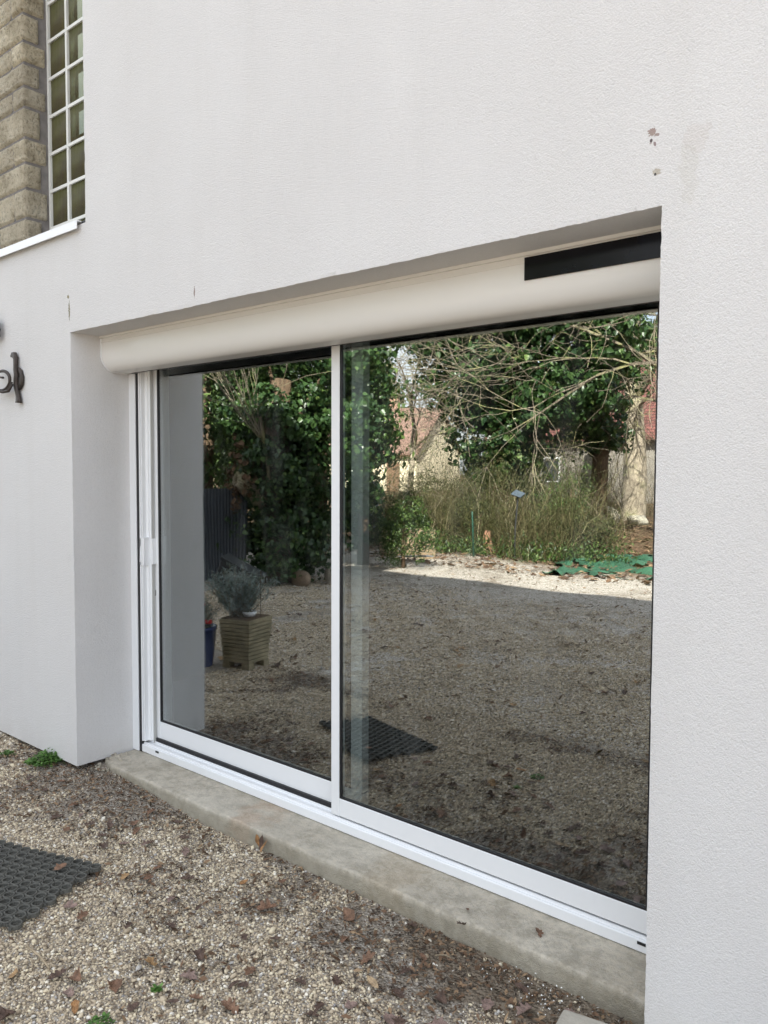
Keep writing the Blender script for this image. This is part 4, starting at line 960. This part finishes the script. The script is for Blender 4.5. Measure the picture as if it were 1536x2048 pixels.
# distant tree backdrop
for i, (x, y, rad, h, lb) in enumerate([(-24, -56, 4, 8, 'distant leafy tree left of the brown roof'), (-44, -50, 7, 11, 'distant broad tree at the far left'), (-17, -46, 6, 11, 'distant tree between the two houses'), (-3, -42, 5, 9, 'distant tree right of the red roof'), (6, -30, 5, 8, 'distant tree at far right of the garden'), (-38, -30, 5, 8, 'distant tree beyond the left fence'), (-22, -18, 3.2, 6.5, 'mid-distance tree beyond the left hedge')]):
    ivy_on('distant_tree', (x, y, 0), lb, [((0, 0, h*.55), (rad*.7, rad*.7, h*.33), 120, 26, 1.0), ((0, 0, h*.8), (rad*.5, rad*.5, h*.2), 50, 26, .9)], [(0, 0, -.2), (0, 0, h*.4), (0, 0, h*.7)], [.3, .25, .1], 70+i, .38, 'tree', M_EVER, 'distant trees beyond the garden')

# ------------------------------------------------------------------ garden things
M_CORR = simple('corrugated_steel', (.075, .085, .10), .5, .25, 2, .2)
fe = empty('corrugated_fence', (-5.0, -3.3, .17), 'dark grey corrugated metal fence with an orange post', 'fence')
mb = MB(); n = 120; L_ = 1.25
for i in range(n): pass
pts = [(L_*i/n, .022*(1 if (i//2) % 2 else 0)+.0) for i in range(n+1)]; back = [(p[0], p[1]-.004) for p in reversed(pts)]
mb.prism(pts+back, 'z', 0, 1.15); o = mb.build('corrugated_sheet', M_CORR, fe); o.location = (-.45, .0, 0); o.rotation_euler = (0, 0, R(-30))
mb = MB(); mb.box(-.04, .04, -.04, .04, 0, 1.3); o = mb.build('post', simple('rust_post', (.30, .11, .05), .8, .3), fe, False, .004); o.location = (-.1, .02, 0)
def boulder(name, loc, s, label, col, seed, cat='stone'):
    bm = bmesh.new(); bmesh.ops.create_icosphere(bm, subdivisions=3, radius=1); r_ = random.Random(seed)
    pl = [(Vector((r_.gauss(0, 1), r_.gauss(0, 1), r_.gauss(0, 1))).normalized(), r_.uniform(.6, .9)) for _ in range(9)]
    for v in bm.verts:
        for a, d in pl:
            k = v.co.dot(a)
            if k > d: v.co -= a*(k-d)*.8
        v.co = Vector((v.co.x*s[0], v.co.y*s[1], v.co.z*s[2]))
    me = bpy.data.meshes.new(name); bm.to_mesh(me); bm.free(); me.materials.append(simple('boulder', col, .9, .25, 6, 0, .6, 30)); me.polygons.foreach_set('use_smooth', [True]*len(me.polygons))
    o = bpy.data.objects.new(name, me); COL.objects.link(o); o.location = loc; return tag(o, label, cat, 'stones in the garden')
boulder('boulder', (-3.72, -4.2, .24), (.15, .13, .11), 'rounded brown stone at the foot of the ivy', (.26, .19, .13), 1)
boulder('boulder', (-3.55, -4.55, .24), (.08, .07, .13), 'upright pale stone right of the ivy foot', (.34, .30, .24), 2)
boulder('boulder', (-3.3, -2.75, .26), (.10, .09, .14), 'grey stone half hidden behind the lavender pot', (.33, .31, .25), 3)
boulder('boulder', (-5.95, -17.3, .35), (.42, .3, .30), 'pale angular rock beside the root stump', (.55, .50, .40), 4)
boulder('boulder', (-5.3, -17.8, .28), (.32, .25, .20), 'smaller pale rock at the foot of the bare trunk', (.5, .46, .36), 5)
# root stump
stp = MB(); r_ = random.Random(2)
for k in range(22):
    a = k*2*math.pi/22; stp.tube([(.12*math.cos(a), .12*math.sin(a), 1.7+r_.uniform(-.2, .3)), (.25*math.cos(a), .2*math.sin(a), .9), (.38*math.cos(a+.2), .32*math.sin(a+.2), .3), (.62*math.cos(a+.3), .5*math.sin(a+.3), -.05)], [.05, .075, .07, .03], 6)
o = stp.build('root_stump', M_BARK, None, True); o.location = (-6.3, -17.2, .15); tag(o, 'gnarled brown stump with spreading roots', 'stump')
# rusty stake, green post
o = MB().tube([(0, 0, -.1), (0, 0, .75), (.0, 0, .76)], [.014, .014, .008], 8).build('green_post', simple('green_paint', (.012, .07, .045), .5), None, True); o.location = (-3.99, -8.33, .17); tag(o, 'thin dark green metal fence post standing before the brush', 'post')
o = MB().tube([(0, 0, -.05), (-.02, 0, .12), (-.03, .02, .30), (-.01, .0, .42)], [.13, .10, .08, .05], 9).build('cut_stump', simple('rusty_wood', (.30, .16, .10), .9, .3, 10, 0, .6), None, True); o.location = (-4.1, -9.0, .16); tag(o, 'short reddish cut stump at the foot of the brush', 'stump')
# low brick wall and sheet beside it
def m_brick():
    t = NT('brick'); n = t.n.new('ShaderNodeTexBrick'); t.L(t.mapped((1, 1, 1), (R(90), 0, 0)), n.inputs[0]); n.inputs['Scale'].default_value = 4.5
    n.inputs['Color1'].default_value = (.34, .22, .13, 1); n.inputs['Color2'].default_value = (.42, .30, .19, 1); n.inputs['Mortar'].default_value = (.2, .18, .15, 1)
    t.set(t.mix(.35, n.outputs[0], t.ramp(t.noise(7, 5), [(.3, (.1, .09, .05)), (.7, (.45, .38, .26))])), .9); return t.m
mb = MB(); mb.box(0, .95, -.18, 0, 0, .46); o = mb.build('brick_wall', m_brick(), None, False, .006); o.location = (-5.25, -7.55, .16); tag(o, 'low weathered brick wall beside the bush', 'wall')
mb = MB(); pts = [(.75*i/40, .02*math.sin(i*1.57)) for i in range(41)]; mb.prism(pts+[(p[0], p[1]-.004) for p in reversed(pts)], 'z', 0, .78)
o = mb.build('metal_sheet', simple('blue_grey_sheet', (.32, .38, .44), .5, .25, 3, .2), None); o.location = (-6.0, -7.6, .64); o.rotation_euler = (0, R(3), R(6)); tag(o, 'blue grey corrugated sheet standing upright behind the brick wall', 'metal sheet')
o = MB().box(0, .62, 0, .14, 0, .02).build('white_board', simple('board_white', (.72, .72, .70), .6, .08), None, False, .003); o.location = (-4.55, -7.35, .19); o.rotation_euler = (R(8), R(-6), R(12)); tag(o, 'white board lying in front of the brick wall', 'board')
# small lamp head on the post in the brush
sp_ = empty('solar_lamp', (-3.42, -8.75, .17), 'small tilted solar garden lamp standing in the brush', 'lamp')
MB().tube([(0, 0, 0), (0, 0, 1.0)], .012, 7).build('pole', M_DARK, sp_); o = MB().box(-.09, .09, -.06, .06, -.01, .01).build('lamp_head', simple('lamp_panel', (.06, .08, .10), .5), sp_, False, .003); o.location = (0, 0, 1.03); o.rotation_euler = (R(-35), R(20), 0)
# green netting on the ground
def netting():
    n = 46; r_ = np.random.default_rng(3); uu, vv = np.meshgrid(np.linspace(0, 1, n), np.linspace(0, 1, n))
    c = [np.array(p) for p in ((-1.95, -7.25), (-.35, -7.6), (-1.4, -10.2), (-3.1, -10.0))]
    X_ = (1-uu)*(1-vv)*c[0][0]+uu*(1-vv)*c[1][0]+uu*vv*c[2][0]+(1-uu)*vv*c[3][0]; Y_ = (1-uu)*(1-vv)*c[0][1]+uu*(1-vv)*c[1][1]+uu*vv*c[2][1]+(1-uu)*vv*c[3][1]
    X_ += (hash_noise(uu, vv, 7, 5)-.5)*.35; Y_ += (hash_noise(uu, vv, 7, 6)-.5)*.35
    h = .10*hash_noise(uu, vv, 9, 7)**2+.05*hash_noise(uu, vv, 22, 8)**2; Z_ = gz(X_, Y_)-.026+h
    V_ = np.stack([X_, Y_, Z_], -1).reshape(-1, 3); I_ = (np.arange(n-1)[:, None]*n+np.arange(n-1)[None]).ravel()
    hole = hash_noise(uu, vv, 6, 15).ravel()[I_]*.6+hash_noise(uu, vv, 15, 16).ravel()[I_]*.4; I_ = I_[hole < .60]
    o = npmesh('garden_netting', V_, np.stack([I_, I_+1, I_+n+1, I_+n], -1), simple('green_net', (.03, .10, .055), .6, .3, 5, 0, .5, 90), None, True)
    md = o.modifiers.new('s', 'SOLIDIFY'); md.thickness = .004
    return tag(o, 'rumpled sheet of green garden netting spread on the ground', 'netting')
netting()
# ribbed planter with lavender beside the pillar, blue pot, bowl
pl = empty('planter', (-1.08, -1.165, .17), 'square ribbed wooden planter green with algae', 'planter')
t = NT('planter_wood'); t.set(t.mix(t.ramp(t.noise(7, 5), [(.35, 0.), (.65, 1.)]), (.17, .145, .085), (.32, .27, .17)), .85); t.bump(t.noise(60, 4), .5, .004); M_PLW = t.m
mb = MB(); a = .135
for k in range(11):
    z0 = .045+k*.0275; q = a-.022+.022*k/10; mb.box(-q, q, -q, q, z0, z0+.023); mb.box(-q+.006, q-.006, -q+.006, q-.006, z0+.0231, z0+.0274)
mb.build('box', M_PLW, pl, False, .003)
MB().box(-a+.01, a-.01, -a+.01, a-.01, .3475, .3505).build('soil', M_DKBARK, pl)
mb = MB(); 
for x in (-.085, .085):
    for y in (-.085, .085): mb.box(x-.03, x+.03, y-.03, y+.03, 0, .0445)
mb.build('foot', M_PLW, pl); pl.rotation_euler = (0, 0, R(-14))
def bush_twigs(name, loc, label, n, h, spread, seed, lmat, cat='plant', ls=.022):
    root = empty(name, loc, label, cat); r_ = random.Random(seed); m = MB(); C_ = []; 
    for k in range(n):
        d = Vector((r_.gauss(0, spread), r_.gauss(0, spread), 1)).normalized(); p = Vector((r_.gauss(0, .03), r_.gauss(0, .03), 0)); L_ = h*r_.uniform(.6, 1.1); pts = [p]
        for i in range(4):
            d = (d+Vector((r_.gauss(0, .12), r_.gauss(0, .12), .08))).normalized(); p = p+d*L_/4; pts.append(p.copy())
            if i >= 1:
                for j in range(20): C_.append(tuple(p-d*r_.random()*L_/4+Vector((r_.gauss(0, .014), r_.gauss(0, .014), r_.gauss(0, .014)))))
        m.tube(pts, [.004, .003, .0025, .002, .0015], 4, False)
    m.build('stem', M_TWIG, root); C_ = np.array(C_); r = np.random.default_rng(seed)
    leaves('foliage', C_, r.normal(0, 1, C_.shape), ls, lmat, root, seed, np.array([(0, -.5, 0), (.07, -.2, .02), (.07, .1, .02), (0, .6, 0), (-.07, .1, .02), (-.07, -.2, .02)])); return root
bush_twigs('lavender_plant', (-1.13, -1.16, .52), 'grey-green lavender bush growing in the ribbed planter', 130, .35, .50, 5, M_LAV, 'plant', .030)
bp = empty('flower_pot', (-1.32, -.95, .17), 'dark blue flower pot beside the ribbed planter', 'pot')
prof = [(.085, 0), (.10, .12), (.112, .26), (.118, .262), (.118, .285), (.104, .285), (.10, .25), (0.0, .25)]
def lathe(prof, k=28):
    m = MB(); n = len(prof); V_ = [(r*math.cos(2*math.pi*j/k), r*math.sin(2*math.pi*j/k), z) for (r, z) in prof for j in range(k)]
    F_ = [(i*k+j, i*k+(j+1) % k, (i+1)*k+(j+1) % k, (i+1)*k+j) for i in range(n-1) for j in range(k)]; return m.add(V_, F_)
lathe(prof).build('pot', simple('blue_glaze', (.02, .035, .12), .25), bp, True)
bush_twigs('potted_plant', (-1.32, -.95, .42), 'leggy plant in the dark blue pot', 26, .24, .6, 6, M_LAV)
fl = empty('red_flower', (-1.28, -.95, .60), 'red cyclamen blooms above the blue pot', 'flower')
m = MB(); r_ = random.Random(3)
for (cx_, cy_, cz_) in ((0, 0, 0), (.05, .0, -.12), (-.03, .03, .03)):
    for k in range(6):
        a = r_.uniform(0, 6.28); m.tube([(cx_, cy_, cz_), (cx_+.018*math.cos(a), cy_+.018*math.sin(a), cz_+.012), (cx_+.022*math.cos(a), cy_+.022*math.sin(a), cz_+.03)], [.004, .011, .003], 5)
m.build('petal', simple('red_petal', (.55, .02, .02), .5), fl, True)
MB().tube([(0, 0, 0), (-.01, 0, -.22)], .002, 5).build('stem', M_WEED, fl)
o = lathe([(0.001, 0), (.04, 0), (.055, .035), (.052, .035), (.038, .004), (.001, .003)]).build('white_bowl', M_WHITE, None, True); o.location = (-1.06, -1.19, .523); tag(o, 'small white bowl on the soil of the ribbed planter', 'bowl')
o = MB().tube([(0, 0, 0), (.002, 0, .15), (0, 0, .33)], .003, 6).build('plant_stake', M_DKBARK, None); o.location = (-1.0, -1.24, .515); tag(o, 'thin stake pushed into the corner of the planter', 'stake')
# black crate resting by the fence
bc = empty('storage_bin', (-2.95, -2.62, .50), 'black plastic bin tilted on the ground by the corrugated fence', 'bin')
MB().prism([(-.17, -.12), (.17, -.12), (.20, .12), (-.20, .12)], 'y', -.14, .14).build('body', M_DARK, bc, False, .01)
MB().box(-.06, .08, .1405, .1425, -.02, .05).build('label_sticker', simple('sticker', (.5, .5, .48), .6), bc)
MB().box(-.215, .215, -.155, .155, .121, .140).build('rim', M_DARK, bc, False, .004); bc.rotation_euler = (0, R(28), R(-35))

# ------------------------------------------------------------------ neighbouring houses
def m_tile(a, b):
    t = NT('tiles'); v = t.mapped((1, 1, 1)); br = t.n.new('ShaderNodeTexBrick'); t.L(v, br.inputs[0]); br.inputs['Scale'].default_value = 1.6; br.inputs['Mortar Size'].default_value = .03
    br.inputs['Color1'].default_value = (*a, 1); br.inputs['Color2'].default_value = (*b, 1); br.inputs['Mortar'].default_value = (*[x*.45 for x in a], 1)
    t.set(br.outputs[0], .85); return t.m
def cottage(loc, rz, L_, D_, h, rh, wallc, ta, tb, label):
    root = empty('neighbour_house', loc, label, 'house'); root.rotation_euler = (0, 0, rz)
    m = MB(); m.prism([(-D_/2, 0), (D_/2, 0), (D_/2, h), (0, h+rh), (-D_/2, h)], 'x', -L_/2, L_/2); m.build('wall', simple('cottage_wall', wallc, .9, .05, 2), root)
    rf = MB(); o_ = .45; th = .12
    for s in (1, -1): rf.prism([(0, h+rh+.02), (0, h+rh+.02+th), (s*(D_/2+o_), h-rh*o_/(D_/2)+.02+th), (s*(D_/2+o_), h-rh*o_/(D_/2)+.02)], 'x', -L_/2-.25, L_/2+.25)
    r0 = rf.build('roof', m_tile(ta, tb), root)
    MB().box(-.35, .35, -.25, .25, 0, 1.5).build('chimney', simple('chimney_brick', (.4, .25, .18), .9), r0).location = (L_*.2, -.8, h+rh-.6)
    for i, x in enumerate((-L_*.28, L_*.22)):
        wn = MB(); wn.box(x-.5, x+.5, D_/2-.02, D_/2+.05, 1.0, 2.2); w_ = wn.build('window', M_WHITE, root)
        MB().box(x-.43, x+.43, D_/2+.0505, D_/2+.056, 1.07, 2.13).build('pane', simple('far_pane', (.05, .06, .07), .1), w_)
    MB().box(L_*.38-.45, L_*.38+.45, D_/2-.02, D_/2+.05, .0, 2.1).build('door', simple('door_wood', (.2, .12, .07), .6), root)
    return root
cottage((-38.0, -43, 0), R(-16), 13, 9, 2.9, 3.1, (.72, .64, .46), (.20, .12, .09), (.27, .17, .13), 'cream gabled cottage with a brown tiled roof seen through the trees')
cottage((-12.0, -36.0, 0), R(-4), 14, 8, 3.3, 3.6, (.24, .22, .19), (.13, .05, .042), (.18, .07, .055), 'house with a dark red tiled roof behind the bare tree')
